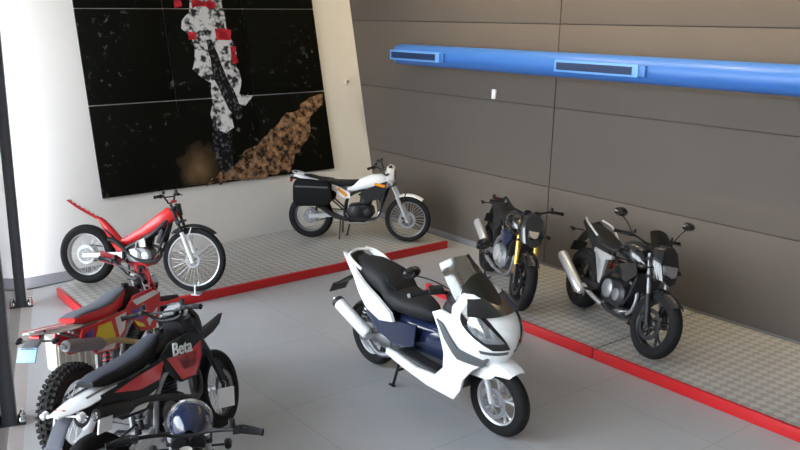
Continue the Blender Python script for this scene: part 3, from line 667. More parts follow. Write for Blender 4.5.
RED_D = [('white_plastic', [(.05, .90), (.34, .91), (.42, .87), (.10, .85)]), ('purple', [(.03, .83), (.16, .82), (.14, .72), (.05, .75)]), ('white_plastic', [(.2, .70), (.36, .76), (.34, .72), (.22, .64)]), ('yellow', [(.04, .74), (.15, .68), (.16, .65), (.08, .68)])]
dirt('enduro_motorcycle', 'red enduro motorcycle with yellow side decal and knobbly tyres, tail end raised', (-5.905, -4.19, .075), (R(-8), R(3.6), R(38)),
     dict(Rf=.34, Rr=.355, wf=.09, wr=.135, rf=.275, rrim=.235, style='wire', rim='silver', knobf=True, knob=True, tyre='dusty_rubber', ffender='black_plastic', bar='dark_metal', barw=.72, guards='dark_red', mask='red_plastic', hold=(-.94, -1.02, -1.09, .90, .87),
          seat='red_plastic', seattop='seat_grey', shroud='red_plastic', decals=RED_D, panel='red_plastic', rfender='white_plastic', fstripe='red_plastic', plate='sky_plastic', holder='grey_plastic', steer=-32, fx=.66, drop=-.08, shortf=True,
          panel_decals=[('yellow', [(-.28, .83), (-.25, .70), (-.42, .68), (-.5, .76), (-.44, .84)]), ('purple', [(-.5, .85), (-.52, .76), (-.63, .82)]), ('white_plastic', [(-.06, .84), (-.12, .72), (-.2, .68), (-.22, .84)]), ('white_plastic', [(-.25, .66), (-.48, .67), (-.5, .65), (-.3, .62)])], spring='red_plastic', foot=(-.12, .22, .0), signal='dark_metal'))
sm = dirt('supermoto_motorcycle', 'black and red supermoto with slate-grey seat, white tail and white lettering', (-5.96, -5.12, .005), (R(-11), R(-1.2), R(30.5)),
     dict(Rf=.31, Rr=.315, wf=.12, wr=.15, rf=.222, rrim=.222, style='wire', rim='dark_metal', knobf=False, knob=False, tyre='rubber', ffender='black_plastic', longf=True, bar='black_plastic', barw=.66, mask='black_gloss', bigmask=True, muf='black_plastic', pipe='dark_metal', mufend=(-.72, -.13, .78), tailx=-.86, rblade=[(-.42, .87, .08, .02), (-.58, .885, .12, .03), (-.72, .895, .12, .04), (-.86, .89, .08, .03), (-.94, .88, .05, .01)], tailz=.84, fork_up='dark_metal', holder='seat_slate',
          seat='seat_vinyl', seattop='seat_slate', shroud='black_plastic',
          decals=[('red_plastic', [(.04, .84), (.14, .64), (.28, .62), (.38, .72), (.42, .83), (.24, .80)]), ('dark_red', [(.14, .80), (.18, .70), (.3, .68), (.34, .78)])],
          panel='black_plastic', panel_decals=[('red_plastic', [(.0, .84), (-.08, .74), (-.3, .76), (-.52, .84), (-.3, .85)]), ('white_plastic', [(-.14, .69), (-.28, .62), (-.44, .65), (-.28, .68)])], rfender='white_paint', plate='grey_plastic', steer=8, spring='dull_metal', instr='silver', foot=(-.13, .30, .065)))
for sd in (-1, 1): MB().plate([(-.76, .77), (-.80, .69), (-.68, .67), (-.64, .745)], 0, .012, lambda x, z: sd * .185).build('muffler_shield', 'white_paint', sm)
text_mesh('Beta', .13, 'lettering', 'white_plastic', sm, Matrix.Translation((.19, -.178, .86)) @ Matrix.Rotation(R(90), 4, 'X') @ Matrix.Rotation(R(-12), 4, 'Z'), .003)
text_mesh('Beta', .13, 'lettering', 'white_plastic', sm, Matrix.Translation((.19, .178, .86)) @ Matrix.Rotation(PI, 4, 'Z') @ Matrix.Rotation(R(90), 4, 'X') @ Matrix.Rotation(R(12), 4, 'Z'), .003)

# ------------------------------------------------------------------ white maxi scooter
def scooter():
    t = thing('scooter', 'big white touring scooter with black seat and tinted windscreen, parked alone mid-floor on its stand', 'scooter', (-3.62, -5.34, 0), (R(2), 0, R(-91)))
    fa, ra = (.775, .29), (-.84, .31); hd = (.50, .95); X = steer(fa, hd, 3)
    wheel(t, 'front_wheel', fa, .29, .115, .195, 'cast', rim='silver', disc=.13, xf=X, spoke='silver')
    wheel(t, 'rear_wheel', ra, .295, .15, .185, 'cast', rim='silver', disc=.11, spoke='silver')
    m = MB()
    for sd in (-1, 1): m.tube([(.775, sd * .085, .29), (.66, sd * .085, .62)], [.026, .02], 12)
    m.box((.66, 0, .63), (.06, .22, .04), bev=.01); m.build('fork', 'silver', t, X)
    # front mudguard: swept over the wheel with side skirts
    rows = []
    for i in range(13):
        a = R(-62 + 95 * i / 12); e = math.sin(PI * min(1, .22 + .78 * i / 12)) ** .4 if i < 12 else .35
        w = .105 * (.85 + .25 * math.sin(PI * i / 12)); skirt = .11 * math.sin(PI * i / 12) ** .8 * (1 if i < 9 else .7)
        rows.append([V((.775 + (.33 - q2) * math.sin(a), y, .30 + (.33 - q2) * math.cos(a))) for y, q2 in ((-w, skirt + .03), (-w, .035), (-w * .8, .008), (-w * .4, 0), (0, -.003), (w * .4, 0), (w * .8, .008), (w, .035), (w, skirt + .03))])
    MB().shell(rows, .006).build('front_fender', 'white_paint', t, X)
    MB().box((.70, 0, .60), (.12, .2, .14), (0, -.4, 0), .03).build('inner_fender', 'black_plastic', t)
    # front cowl
    RW = ((.56, .78, .66, .085), (.63, .82, .60, .12), (.70, .87, .50, .175), (.78, .905, .42, .215), (.86, .905, .36, .24), (.94, .87, .32, .25), (1.02, .80, .34, .24), (1.09, .72, .40, .215), (1.14, .61, .45, .16))
    def row(z):
        for A, B in zip(RW, RW[1:]):
            if A[0] <= z <= B[0]:
                k = (z - A[0]) / (B[0] - A[0]); return [a + (b - a) * k for a, b in zip(A, B)]
        return list(RW[-1] if z > RW[-1][0] else RW[0])
    def surf(z, a, off=0.):
        _, xf, xb, hw = row(z); n = 2.1; xc, hx = (xf + xb) / 2, (xf - xb) / 2; c, s = math.cos(a), math.sin(a)
        return V((xc + (hx + off) * math.copysign(abs(c) ** (2 / n), c), (hw + off) * math.copysign(abs(s) ** (2 / n), s), z))
    cw = MB(); cw.loft([[surf(.56 + .58 * i / 16, 2 * PI * j / 40) for j in range(40)] for i in range(17)]); cw = cw.build('front_cowl', 'white_paint', t, sharp=50)
    for sd in (-1, 1):
        def patch(z0, z1, f0, f1, name, m, off, n=8, par=None):
            return MB().shell([[surf(z0 + (z1 - z0) * i / n, sd * R(f0(i / n) + (f1(i / n) - f0(i / n)) * j / 6), off) for j in range(7)] for i in range(n + 1)], .004).build(name, m, par or cw)
        hl = patch(.77, 1.09, lambda u: 8 + 40 * u, lambda u: 14 + 76 * math.sin(PI * (.12 + .60 * u)) ** .9, 'headlight_surround', 'black_gloss', .006)
        patch(.83, 1.02, lambda u: 20 + 30 * u, lambda u: 36 + 40 * math.sin(PI * (.15 + .6 * u)), 'headlight_lens', 'clear_lens', .011, par=hl)
        patch(.72, .75, lambda u: 8, lambda u: 75, 'cowl_seam', 'grey_plastic', .001)
        MB().plate([(.33, .90), (.40, .88), (.56, .72), (.74, .66), (.80, .70), (.74, .60), (.56, .63), (.42, .76)], 0, .012, lambda x, z: sd * (.262 - .95 * max(0, x - .5) ** 1.55)).build('side_vent', 'grey_plastic', t)
    # leg shields and lower side strips
    for sd in (-1, 1):
        MB().plate([(.26, .93), (.33, .80), (.40, .62), (.40, .50), (.30, .40), (.06, .375), (-.20, .41), (-.33, .41), (-.34, .36), (-.1, .31), (.2, .27), (.52, .27), (.58, .36), (.60, .46), (.66, .55), (.74, .62), (.82, .72), (.80, .85), (.6, .95), (.36, .98)], 0, .022, lambda x, z: sd * (.245 + .012 * math.sin(z * 6) - .95 * max(0, x - .5) ** 1.55 - .06 * max(0, .5 - z))).build('leg_shield', 'white_paint', t)
    m = MB(); m.box((.06, 0, .35), (.80, .45, .10), (0, .04, 0), .02); m.build('footboard', 'grey_plastic', t)
    for sd in (-1, 1): MB().box((.08, sd * .175, .418), (.6, .1, .012), (0, .02, 0), .004).build('foot_mat', 'seat_vinyl', t)
    m = MB(); m.loft([ring(x, z, hw, hh, 2.4, 20) for x, z, hw, hh in ((-.75, .58, .15, .14), (-.5, .56, .17, .16), (-.3, .55, .16, .16), (-.05, .54, .11, .15), (.2, .56, .10, .16), (.38, .64, .12, .2), (.44, .70, .13, .22))]); m.build('centre_tunnel', 'navy_gloss', t)
    m = MB(); m.loft([hring(z, xf, xb, hw, 3.2) for z, xf, xb, hw in ((.42, .5, .38, .2), (.6, .52, .36, .22), (.8, .5, .31, .232), (.95, .5, .28, .22), (1.04, .56, .30, .19))]); m.build('inner_shield', 'black_plastic', t)
    m = MB(); m.loft([hring(z, xf, xb, hw, 2.6) for z, xf, xb, hw in ((1.0, .7, .28, .2), (1.07, .68, .27, .205), (1.11, .62, .32, .18), (1.125, .56, .38, .12))]); d = m.build('dashboard', 'black_plastic', t)
    for yy in (-.075, 0, .075): MB().lathe([(0, .001), (.0, .035), (.01, .038), (.012, .030), (.006, .001)], (.40, yy, 1.105), 20, 'z').build('gauge', 'chrome', d)
    # black brow under the screen
    for sd in (-1, 1):
        pass
    m = MB(); m.shell([[surf(1.12 - .10 * k, a, .01 + .02 * k) for a in [R(-70 + 140 * j / 16) for j in range(17)]] for k in (0, .5, 1)], .006)
    m.build('cowl_trim', 'black_gloss', t)
    # windscreen: dark lower lens and clear upper sheet
    def scr(u, v):   # u across -1..1, v up 0..1
        hw = .205 * (1 - .30 * v ** 2); bx = .78 - .41 * v - .05 * v * (1 - v); z = 1.04 + .34 * v
        return V((bx - .20 * abs(u) ** 1.9 * (1 - .25 * v), u * hw, z - .05 * abs(u) ** 2.5 - (.03 * abs(u) ** 3 if v > .8 else 0)))
    MB().shell([[scr(-1 + 2 * j / 18, i / 12) for j in range(19)] for i in range(13)], .004).build('windscreen', 'screen', t)
    MB().shell([[scr(u * max(.02, 1 - (v / .66) ** 2.2) ** .5 * .98, v) + V((.012, 0, .006)) for u in [-1 + 2 * j / 18 for j in range(19)]] for v in [.655 * i / 14 for i in range(15)]], .004).build('screen_tint', 'smoke_screen', t)
    # handlebars
    Y = Matrix.Identity(4)
    hb = MB().curve([(.19, -.36, 1.08), (.26, -.22, 1.10), (.34, -.08, 1.06), (.34, .08, 1.06), (.26, .22, 1.10), (.19, .36, 1.08)], .016, 10).build('handlebar', 'black_plastic', t)
    for sd in (-1, 1):
        MB().tube([(.235, sd * .27, 1.095), (.17, sd * .40, 1.075)], [.02, .019], 12).build('grip', 'rubber', hb)
        MB().cyl((.17, sd * .40, 1.075), (.16, sd * .42, 1.07), .02, .017).build('bar_end', 'chrome', hb)
        g = MB(); g.box((.27, sd * .22, 1.11), (.09, .12, .06), (0, 0, sd * .5), .02); g.curve([(.30, sd * .25, 1.1), (.30, sd * .32, 1.10), (.25, sd * .40, 1.08)], [.009, .007, .007], 8); g.build('lever', 'black_plastic', hb)
    mirror(t, (.42, .17, 1.13), (.20, .36, 1.34), 1, None, (.085, .05)); mirror(t, (.42, -.17, 1.13), (.16, -.37, 1.24), -1, None, (.085, .05))
    # seat
    m = MB(); m.loft([ring(x, z, hw, hh, 2.6, 22) for x, z, hw, hh in ((.04, .76, .05, .05), (-.03, .775, .10, .075), (-.15, .785, .15, .085), (-.30, .79, .18, .09), (-.42, .80, .19, .10), (-.47, .86, .185, .115), (-.53, .91, .185, .115), (-.68, .935, .18, .11), (-.84, .965, .16, .09), (-.95, .985, .12, .06), (-.99, .99, .07, .03))]); st = m.build('seat', 'seat_vinyl', t)
    m = MB(); m.loft([ring(x, z, hw, .04, 2.6, 18, tilt=-.5) for x, z, hw in ((-.38, .90, .11), (-.44, .95, .145), (-.49, .975, .13))]); m.build('backrest', 'seat_vinyl', st)
    # rear bodywork
    for sd in (-1, 1):
        MB().plate([(-.26, .67), (-.45, .63), (-.64, .69), (-.77, .79), (-.86, .90), (-1.05, 1.03), (-1.12, 1.075), (-.98, 1.05), (-.86, .99), (-.68, .91), (-.48, .83), (-.30, .74)], 0, .03, lambda x, z: sd * (.225 - .28 * max(0, -x - .62) ** 1.5 + .0 * z)).build('tail_panel', 'white_paint', t)
        MB().plate([(-.02, .70), (-.28, .66), (-.46, .62), (-.64, .68), (-.72, .62), (-.6, .50), (-.36, .44), (-.2, .44), (-.05, .50)], 0, .02, lambda x, z: sd * .175).build('side_cover', 'navy_gloss', t)
        MB().curve([(-.80, sd * .165, .99), (-.92, sd * .165, 1.03), (-1.03, sd * .13, 1.065), (-1.09, 0, 1.075)], .014, 10).build('grab_rail', 'white_plastic', t)
    m = MB(); m.loft([ring(x, z, hw, hh, 2.6, 18) for x, z, hw, hh in ((-.6, .76, .17, .12), (-.8, .86, .15, .10), (-1.0, .96, .12, .07), (-1.14, 1.03, .08, .03))]); m.build('tail_core', 'black_plastic', t)
    MB().loft([ring(x, z, hw, hh, 2.6, 18) for x, z, hw, hh in ((-1.08, .97, .12, .04), (-1.16, .98, .10, .035), (-1.18, .985, .06, .02))]).build('tail_light', 'red_lens', t)
    m = MB(); m.loft([ring(x, z, hw, .014, 3, 12) for x, z, hw in ((-1.0, .88, .07), (-1.15, .80, .08), (-1.30, .71, .09), (-1.40, .66, .085))]); m.box((-1.40, 0, .63), (.012, .19, .13), (0, .6, 0), .003); m.build('plate_holder', 'black_plastic', t)
    arc_fender(t, ra, .335, .17, -75, 25, 'black_plastic', 'rear_hugger')
    # engine unit, exhaust, shocks, stand
    m = MB(); m.loft([ring(x, z, hw, hh, 3, 16, yc=.02) for x, z, hw, hh in ((-.28, .38, .14, .10), (-.45, .38, .16, .13), (-.62, .37, .14, .11), (-.70, .36, .10, .08))]); m.build('engine', 'dull_metal', t)
    m = MB(); m.loft([ring(x, z, .045, hh, 3, 16, yc=.15) for x, z, hh in ((-.35, .38, .08), (-.55, .36, .10), (-.80, .33, .09), (-.93, .32, .06))]); m.build('swingarm', 'black_plastic', t)
    m = MB(); m.loft([ring(x, z, .03, hh, 3, 14, yc=-.13) for x, z, hh in ((-.40, .42, .05), (-.62, .38, .05), (-.86, .32, .045))]); m.build('swingarm', 'dull_metal', t)
    for sd in (-1, 1): shock(t, (-.86, .34), (-.70, .70), sd * .16, 'chrome', .028)
    m = MB(); a, b = V((-.64, -.22, .42)), V((-1.08, -.245, .62)); m.tube([a, a.lerp(b, .07), a.lerp(b, .93), b], [.04, .056, .06, .05], 24); mf = m.build('muffler', 'white_plastic', t)
    MB().tube([a.lerp(b, .92), a.lerp(b, 1.0), a.lerp(b, 1.03)], [.063, .06, .045], 24).build('muffler_cap', 'black_plastic', mf)
    MB().tube([b + V((-.0, 0, 0)), b + V((-.03, 0, .016))], [.028, .026], 16).build('muffler_tip', 'chrome', mf)
    MB().curve([(-.35, -.1, .3), (-.5, -.2, .28), (-.62, -.23, .38)], .024, 10).build('exhaust_pipe', 'dull_metal', t)
    m = MB()
    for sd in (-1, 1): m.tube([(-.30, sd * .12, .30), (-.36, sd * .16, .02)], .013, 8).box((-.37, sd * .165, .015), (.07, .03, .014), bev=.004)
    m.tube([(-.33, -.14, .16), (-.33, .14, .16)], .011, 8); m.build('centre_stand', 'black_plastic', t)
    return t
scooter()

# ------------------------------------------------------------------ platforms
def long_platform():
    t = thing('display_platform', 'long checker-plate display platform with red edge along the white wall', 'platform', (-2.9, -1.1, 0))
    P = [(-5.42, -1.96), (-.38, -1.96), (-.38, -.12), (-2.5, -.22), (-4.75, -.36), (-5.42, -.86)]; P = [(x + 2.9, y + 1.1) for x, y in P]
    b = MB(); a0 = [b.bm.verts.new((x, y, .002)) for x, y in P]; a1 = [b.bm.verts.new((x, y, .101)) for x, y in P]; b.face(a0[::-1]); b.face(a1)
    for i in range(6): b.face((a0[i], a0[(i + 1) % 6], a1[(i + 1) % 6], a1[i]))
    b.build('tread_plate', 'checker_plate', t, sharp=20)
    MB().box((0, -.88, .0525), (5.12, .04, .105), bev=.004).build('edge_strip', 'red_steel', t)
    MB().box((-2.54, -.31, .0525), (.04, 1.10, .105), bev=.004).build('edge_strip', 'red_steel', t)
long_platform()
def platform_y(label, y0, y1):
    t = thing('display_platform', label, 'platform', (-.95, (y0 + y1) / 2, 0))
    d = y1 - y0
    MB().box((.0, 0, .05), (1.70, d - .014, .096)).build('tread_plate', 'checker_plate', t)
    MB().box((-.87, 0, .0525), (.04, d - .006, .105), bev=.004).build('edge_strip', 'red_steel', t)
    return t
platform_y('red-edged checker-plate platform by the brown wall, under the motorcycle with golden fork', -5.622, -3.22)
platform_y('red-edged checker-plate platform by the brown wall, at the right end under the silver-muffler motorcycle', -8.04, -5.63)

# small wheel strap post at the platform edge
t = thing('wheel_clamp', 'small metal wheel clamp at the front wheel of the red seatless trials bike', 'clamp', (-4.22, -2.0, .104), (0, 0, R(-47)))
MB().box((0, 0, .006), (.10, .12, .012), bev=.003).build('base_plate', 'silver', t)
for sd in (-1, 1): MB().tube([(0, sd * .055, .01), (.0, sd * .055, .10), (.015, sd * .05, .13)], [.01, .01, .014], 10).build('prong', 'white_plastic', t)

# block stand lifting the red enduro
t = thing('motorcycle_stand', 'black lift stand under the engine of the red enduro motorcycle', 'stand', (-5.905, -4.19, 0), (0, 0, R(38)))
MB().box((.02, .03, .315), (.30, .22, .03), bev=.006).build('stand_top', 'rubber', t)
for sx in (-1, 1):
    for sy in (-1, 1): MB().tube([(.02 + sx * .12, .03 + sy * .09, .305), (.02 + sx * .18, sy * .15, .01)], .014, 8).build('leg', 'steel_dark', t)
m = MB()
for z, a, b in ((.16, .150, .120), (.03, .177, .147)):
    m.tube([(.02 - a, -b, z), (.02 + a, -b, z), (.02 + a, b, z), (.02 - a, b, z)], .009, 8, closed=True)
m.build('brace', 'steel_dark', t)

# ribbed cream box behind the rear wheel of the enduro
t = thing('ribbed_box', 'low cream box with vertical ribs on the floor behind the raised rear wheel', 'box', (-5.88, -2.92, 0), (0, 0, R(8)))
MB().box((0, 0, .17), (.56, .22, .32), bev=.008).build('body', 'cream', t)
m = MB()
for i in range(9): m.box((-.25 + i * .0625, -.118, .17), (.028, .02, .30), bev=.005)
m.build('rib_panel', 'cream', t)
MB().box((0, 0, .338), (.58, .26, .018), bev=.004).build('top', 'cream', t)

# white card hanging on the front wheel of the supermoto
t = thing('price_card', 'blank white card hanging on the front wheel of the black and red supermoto', 'card', (-5.41, -4.925, .34), (R(-3), 0, R(-8)))
MB().plate([(-.065, -.08), (.065, -.08), (.068, -.075), (.068, .075), (.05, .08), (-.065, .08)], 0, .004, bev=0).build('card', 'paper', t)
MB().curve([(0, 0, .078), (.01, .02, .11), (.0, .05, .12)], .002, 5).build('string', 'paper', t)

# ------------------------------------------------------------------ setting
def box_obj(name, c, s, m, rot=(0, 0, 0), bev=0): return struct(MB().box(c, s, rot, bev).build(name, m))
def prism(name, poly, z0, z1, m):
    b = MB(); vs0 = [b.bm.verts.new((x, y, z0)) for x, y in poly]; vs1 = [b.bm.verts.new((x, y, z1)) for x, y in poly]
    b.face(vs0[::-1]); b.face(vs1)
    for i in range(len(poly)): b.face((vs0[i], vs0[(i + 1) % len(poly)], vs1[(i + 1) % len(poly)], vs1[i]))
    return struct(b.build(name, m, sharp=20))
GA = V((-5.60, .0)); GD = V((-.294, -.956))            # glass wall line: start at the white wall, direction towards the viewer
def gl(s, off=0.): p = GA + GD * s; n = V((GD.y, -GD.x)); return (p.x - n.x * off, p.y - n.y * off)   # off > 0 into the room
H = 5.4; LEAN = .242
g0, g1 = gl(-.2, .12), gl(13.5, .12)
prism('floor', [g0, (.0, .19), (.0, -13), g1], -.06, 0, 'floor')
h0, h1 = gl(-.2, -.30), gl(13.5, -.30)
prism('trim_1', [h0, g0, g1, h1], -.06, -.0, 'border_stone')
prism('ground', [(-30, 14), h0, h1, (-30, -22)], -.10, -.02, 'outside_paving')
# leaning white wall
b = MB()
q = [(-7.6, 0, -.06 * 0), (.0, 0, 0), (.0, LEAN * H, H), (-7.6, LEAN * H, H)]
v0 = [b.bm.verts.new(p) for p in q]; v1 = [b.bm.verts.new((x, y + .2, z)) for x, y, z in q]
b.face(v0); b.face(v1[::-1])
for i in range(4): b.face((v0[i], v0[(i + 1) % 4], v1[(i + 1) % 4], v1[i]))
struct(b.build('wall_left', 'white_wall', sharp=20))
# brown panelled wall: backing plus panels with open joints
wr = MB()
zs = [0, 1.085, 2.085, 3.085, 4.085, H]; ys = [1.6, -3.44, -6.9, -10.36, -13.0]
for i in range(5):
    for j in range(4):
        z0, z1, y1_, y0_ = zs[i] + .006, zs[i + 1] - .006, ys[j] - .006, ys[j + 1] + .006
        wr.box((.01, (y0_ + y1_) / 2, (z0 + z1) / 2), (.02, y1_ - y0_, z1 - z0), bev=.003)
wr = struct(wr.build('wall_right', 'brown_panel', sharp=20))
bk = MB().box((.09, -5.7, H / 2), (.14, 14.6, H)).build('wall_backing', 'seam_dark', wr)
box_obj('ceiling', (-4.5, -5.6, H + .06), (9.6, 15.4, .12), 'ceiling_white')
prism('baseboard_left', [(-5.62, -.0), (-5.68, -.44), (-4.2, -.30), (-2.5, -.16), (-.02, -.03), (-.02, -.0)], .0, .014, 'skirting')
box_obj('baseboard_right', (-.008, -6.45, .045), (.014, 12.9, .09), 'skirting', bev=.002)

box_obj('wall_back_added', (-5.5, -13.1, H / 2), (12.5, .2, H), 'white_wall')  # unseen wall behind the camera, added to cut the daylight from there
# glass wall on the left with dark steel posts
def post(s, n):
    x, y = gl(s, .0); ang = math.atan2(GD.y, GD.x)
    o = MB().box((0, 0, H / 2), (.16, .12, H), bev=.008); o = o.build('trim_%d' % n, 'steel_dark'); o.location = (x, y, 0); o.rotation_euler = (0, 0, ang); struct(o)
    for dx in (-.035, .035):
        bb = MB().lathe([(0, .001), (.0, .032), (.03, .032), (.045, .02), (.07, .014), (.07, .001)], (0, 0, 0), 12, 'z'); bb = bb.build('anchor_bolt', 'chrome', o); bb.location = (dx, .1, .012)
    pl_ = MB().box((0, .03, .006), (.17, .20, .012), bev=.003).build('base_plate', 'steel_dark', o)
    return o
PS = [.98, 3.86, 6.76, 9.66]
struct(prism('wall_front_added', [gl(9.74, .08), gl(9.74, -.08), gl(13.4, -.08), gl(13.4, .08)], 0, H, 'white_wall'))  # unseen solid end of the glass wall, added to dim the foreground
for i, s in enumerate(PS): post(s, i + 2)
ang = math.atan2(GD.y, GD.x)
prev = 0.3
for i, s in enumerate(PS):
    a, b_ = gl(prev + .08), gl(s - .08); L = s - prev - .16
    if L > .1:
        o = struct(MB().box((0, 0, H / 2), (L, .012, H - .02)).build('window_%d' % (i + 1), 'glass')); o.location = ((a[0] + b_[0]) / 2, (a[1] + b_[1]) / 2, 0); o.rotation_euler = (0, 0, ang)
    prev = s

# ------------------------------------------------------------------ wall poster (nine printed panels)
def print_mat():
    m = mat('poster_print', (.01, .01, .01), .6, spec=.08); nt = m.node_tree; b = nt.nodes['Principled BSDF']; N = nt.nodes; L = nt.links
    tc = N.new('ShaderNodeTexCoord'); sp = N.new('ShaderNodeSeparateXYZ'); L.new(tc.outputs['Object'], sp.inputs[0])
    n1 = N.new('ShaderNodeTexNoise'); n1.inputs['Scale'].default_value = 13; n1.inputs['Detail'].default_value = 6; L.new(tc.outputs['Object'], n1.inputs['Vector'])
    r1 = N.new('ShaderNodeMapRange'); r1.inputs['From Min'].default_value = .62; r1.inputs['From Max'].default_value = .78; L.new(n1.outputs['Fac'], r1.inputs['Value'])
    n2 = N.new('ShaderNodeTexNoise'); n2.inputs['Scale'].default_value = 1.6; L.new(tc.outputs['Object'], n2.inputs['Vector'])
    r2 = N.new('ShaderNodeMapRange'); r2.inputs['From Min'].default_value = .45; r2.inputs['From Max'].default_value = .65; L.new(n2.outputs['Fac'], r2.inputs['Value'])
    mu = N.new('ShaderNodeMath'); mu.operation = 'MULTIPLY'; L.new(r1.outputs[0], mu.inputs[0]); L.new(r2.outputs[0], mu.inputs[1])
    mx = N.new('ShaderNodeMix'); mx.data_type = 'RGBA'; mx.inputs['A'].default_value = (.0045, .005, .0035, 1); mx.inputs['B'].default_value = (.22, .24, .22, 1); L.new(mu.outputs[0], mx.inputs['Factor'])
    L.new(mx.outputs['Result'], b.inputs['Base Color'])
    return m
M['poster_print'] = print_mat()
def speckle(name, c1, c2, scale, lo, hi):
    m = mat(name, c1, .6, spec=.2); nt = m.node_tree; b = nt.nodes['Principled BSDF']; N = nt.nodes; L = nt.links
    tc = N.new('ShaderNodeTexCoord'); n1 = N.new('ShaderNodeTexNoise'); n1.inputs['Scale'].default_value = scale; n1.inputs['Detail'].default_value = 6; L.new(tc.outputs['Object'], n1.inputs['Vector'])
    r1 = N.new('ShaderNodeMapRange'); r1.inputs['From Min'].default_value = lo; r1.inputs['From Max'].default_value = hi; L.new(n1.outputs['Fac'], r1.inputs['Value'])
    mx = N.new('ShaderNodeMix'); mx.data_type = 'RGBA'; mx.inputs['A'].default_value = (*c1, 1); mx.inputs['B'].default_value = (*c2, 1); L.new(r1.outputs[0], mx.inputs['Factor']); L.new(mx.outputs['Result'], b.inputs['Base Color'])
    return m
M['print_gravel'] = speckle('print_gravel', (.018, .010, .006), (.62, .36, .20), 15, .38, .78)
def dust_mat():
    m = mat('print_dust', (.01, .01, .01), .6, spec=.08); nt = m.node_tree; b = nt.nodes['Principled BSDF']; N = nt.nodes; L = nt.links
    tc = N.new('ShaderNodeTexCoord'); n = N.new('ShaderNodeTexNoise'); n.inputs['Scale'].default_value = 3; n.inputs['Detail'].default_value = 5; L.new(tc.outputs['Object'], n.inputs['Vector'])
    d = N.new('ShaderNodeVectorMath'); d.operation = 'DISTANCE'; d.inputs[1].default_value = (-3.02, 0, 1.12); L.new(tc.outputs['Object'], d.inputs[0])
    a = N.new('ShaderNodeMath'); a.operation = 'MULTIPLY_ADD'; a.inputs[1].default_value = .5; L.new(n.outputs['Fac'], a.inputs[0]); L.new(d.outputs['Value'], a.inputs[2])
    r = N.new('ShaderNodeMapRange'); r.inputs['From Min'].default_value = .60; r.inputs['From Max'].default_value = .22; L.new(a.outputs[0], r.inputs['Value'])
    x = N.new('ShaderNodeMix'); x.data_type = 'RGBA'; x.inputs['A'].default_value = (.0045, .005, .0035, 1); x.inputs['B'].default_value = (.22, .14, .07, 1); L.new(r.outputs[0], x.inputs['Factor']); L.new(x.outputs['Result'], b.inputs['Base Color'])
    return m
M['print_dust'] = dust_mat() or speckle('print_dust', (.0095, .0100, .0085), (.20, .14, .08), 2.6, .50, .80)
M['print_white'] = speckle('print_white', (.03, .03, .035), (.82, .83, .84), 11, .41, .54)
M['print_tread'] = speckle('print_tread', (.006, .006, .008), (.20, .21, .23), 20, .52, .72)
M['print_red'] = speckle('print_red', (.35, .01, .02), (.75, .04, .06), 8, .4, .6)
po = thing('wall_poster', 'huge dark panelled photo print of a jumping dirt bike on the white wall', 'poster', (0, 0, 0), (-math.atan(LEAN), 0, 0))
K = math.sqrt(1 + LEAN ** 2)
xs_ = [-4.47, -3.23, -1.985, -.74]; zz_ = [.835, 2.02, 3.25, 4.48]
for i in range(3):
    for j in range(3):
        x0, x1, z0, z1 = xs_[i], xs_[i + 1], zz_[j] * K, zz_[j + 1] * K
        MB().box(((x0 + x1) / 2, -.02, (z0 + z1) / 2), (x1 - x0 - .014, .03, z1 - z0 - .014), bev=.002).build('print_panel', 'poster_print', po)
MB().box(((xs_[0] + xs_[3]) / 2, -.006, (zz_[0] + zz_[3]) / 2 * K), (3.69, .01, 3.6)).build('panel_backing', 'silver', po)
def pr(poly, m, lay, name, jag=0.):
    pts = []
    n = len(poly)
    for i in range(n):
        a, c_ = V(poly[i]), V(poly[(i + 1) % n]); k = max(1, int((c_ - a).length / .09)) if jag else 1
        for q in range(k):
            p = a.lerp(c_, q / k); pts.append((p.x + random.uniform(-jag, jag), p.y + random.uniform(-jag, jag)))
    b = MB(); f = b.bm.faces.new([b.bm.verts.new((x, -.0352 - lay * .0006, z * K)) for x, z in pts])
    return b.build(name, m, po)
pr([(-3.62, .86), (-3.62, 1.6), (-3.1, 1.85), (-2.62, 1.6), (-2.62, .86)], 'print_dust', 0, 'printed_dust', .0)
pr([(-2.95, .85), (-2.60, 1.05), (-2.02, 1.36), (-1.49, 1.71), (-1.11, 1.88), (-.80, 2.0), (-.82, 1.82), (-1.1, 1.58), (-1.15, 1.32), (-1.4, 1.11), (-1.55, .86)], 'print_gravel', 1, 'printed_gravel', .04)
pr([(-2.67, 1.83), (-2.53, 1.88), (-2.45, 1.8), (-2.44, 1.56), (-2.47, 1.29), (-2.5, 1.10), (-2.6, .98), (-2.70, 1.0), (-2.77, 1.2), (-2.77, 1.52)], 'print_tread', 2, 'printed_wheel', .012)
pr([(-2.85, 3.25), (-2.7, 3.6), (-2.4, 3.6), (-2.30, 3.3), (-2.26, 3.1), (-2.30, 2.85), (-2.19, 2.54), (-2.21, 2.04), (-2.05, 1.99), (-2.19, 1.88), (-2.40, 1.95), (-2.42, 1.62), (-2.57, 1.50), (-2.72, 1.60), (-2.72, 1.95), (-2.66, 2.20), (-2.80, 2.34), (-2.90, 2.42), (-2.82, 2.63), (-2.84, 2.80), (-3.0, 2.95), (-2.98, 3.13)], 'print_white', 3, 'printed_fairing', .04)
pr([(-2.65, 2.83), (-2.55, 2.82), (-2.44, 2.4), (-2.30, 2.05), (-2.24, 1.74), (-2.33, 1.66), (-2.46, 1.87), (-2.60, 2.27)], 'print_tread', 4, 'printed_fork', .01)
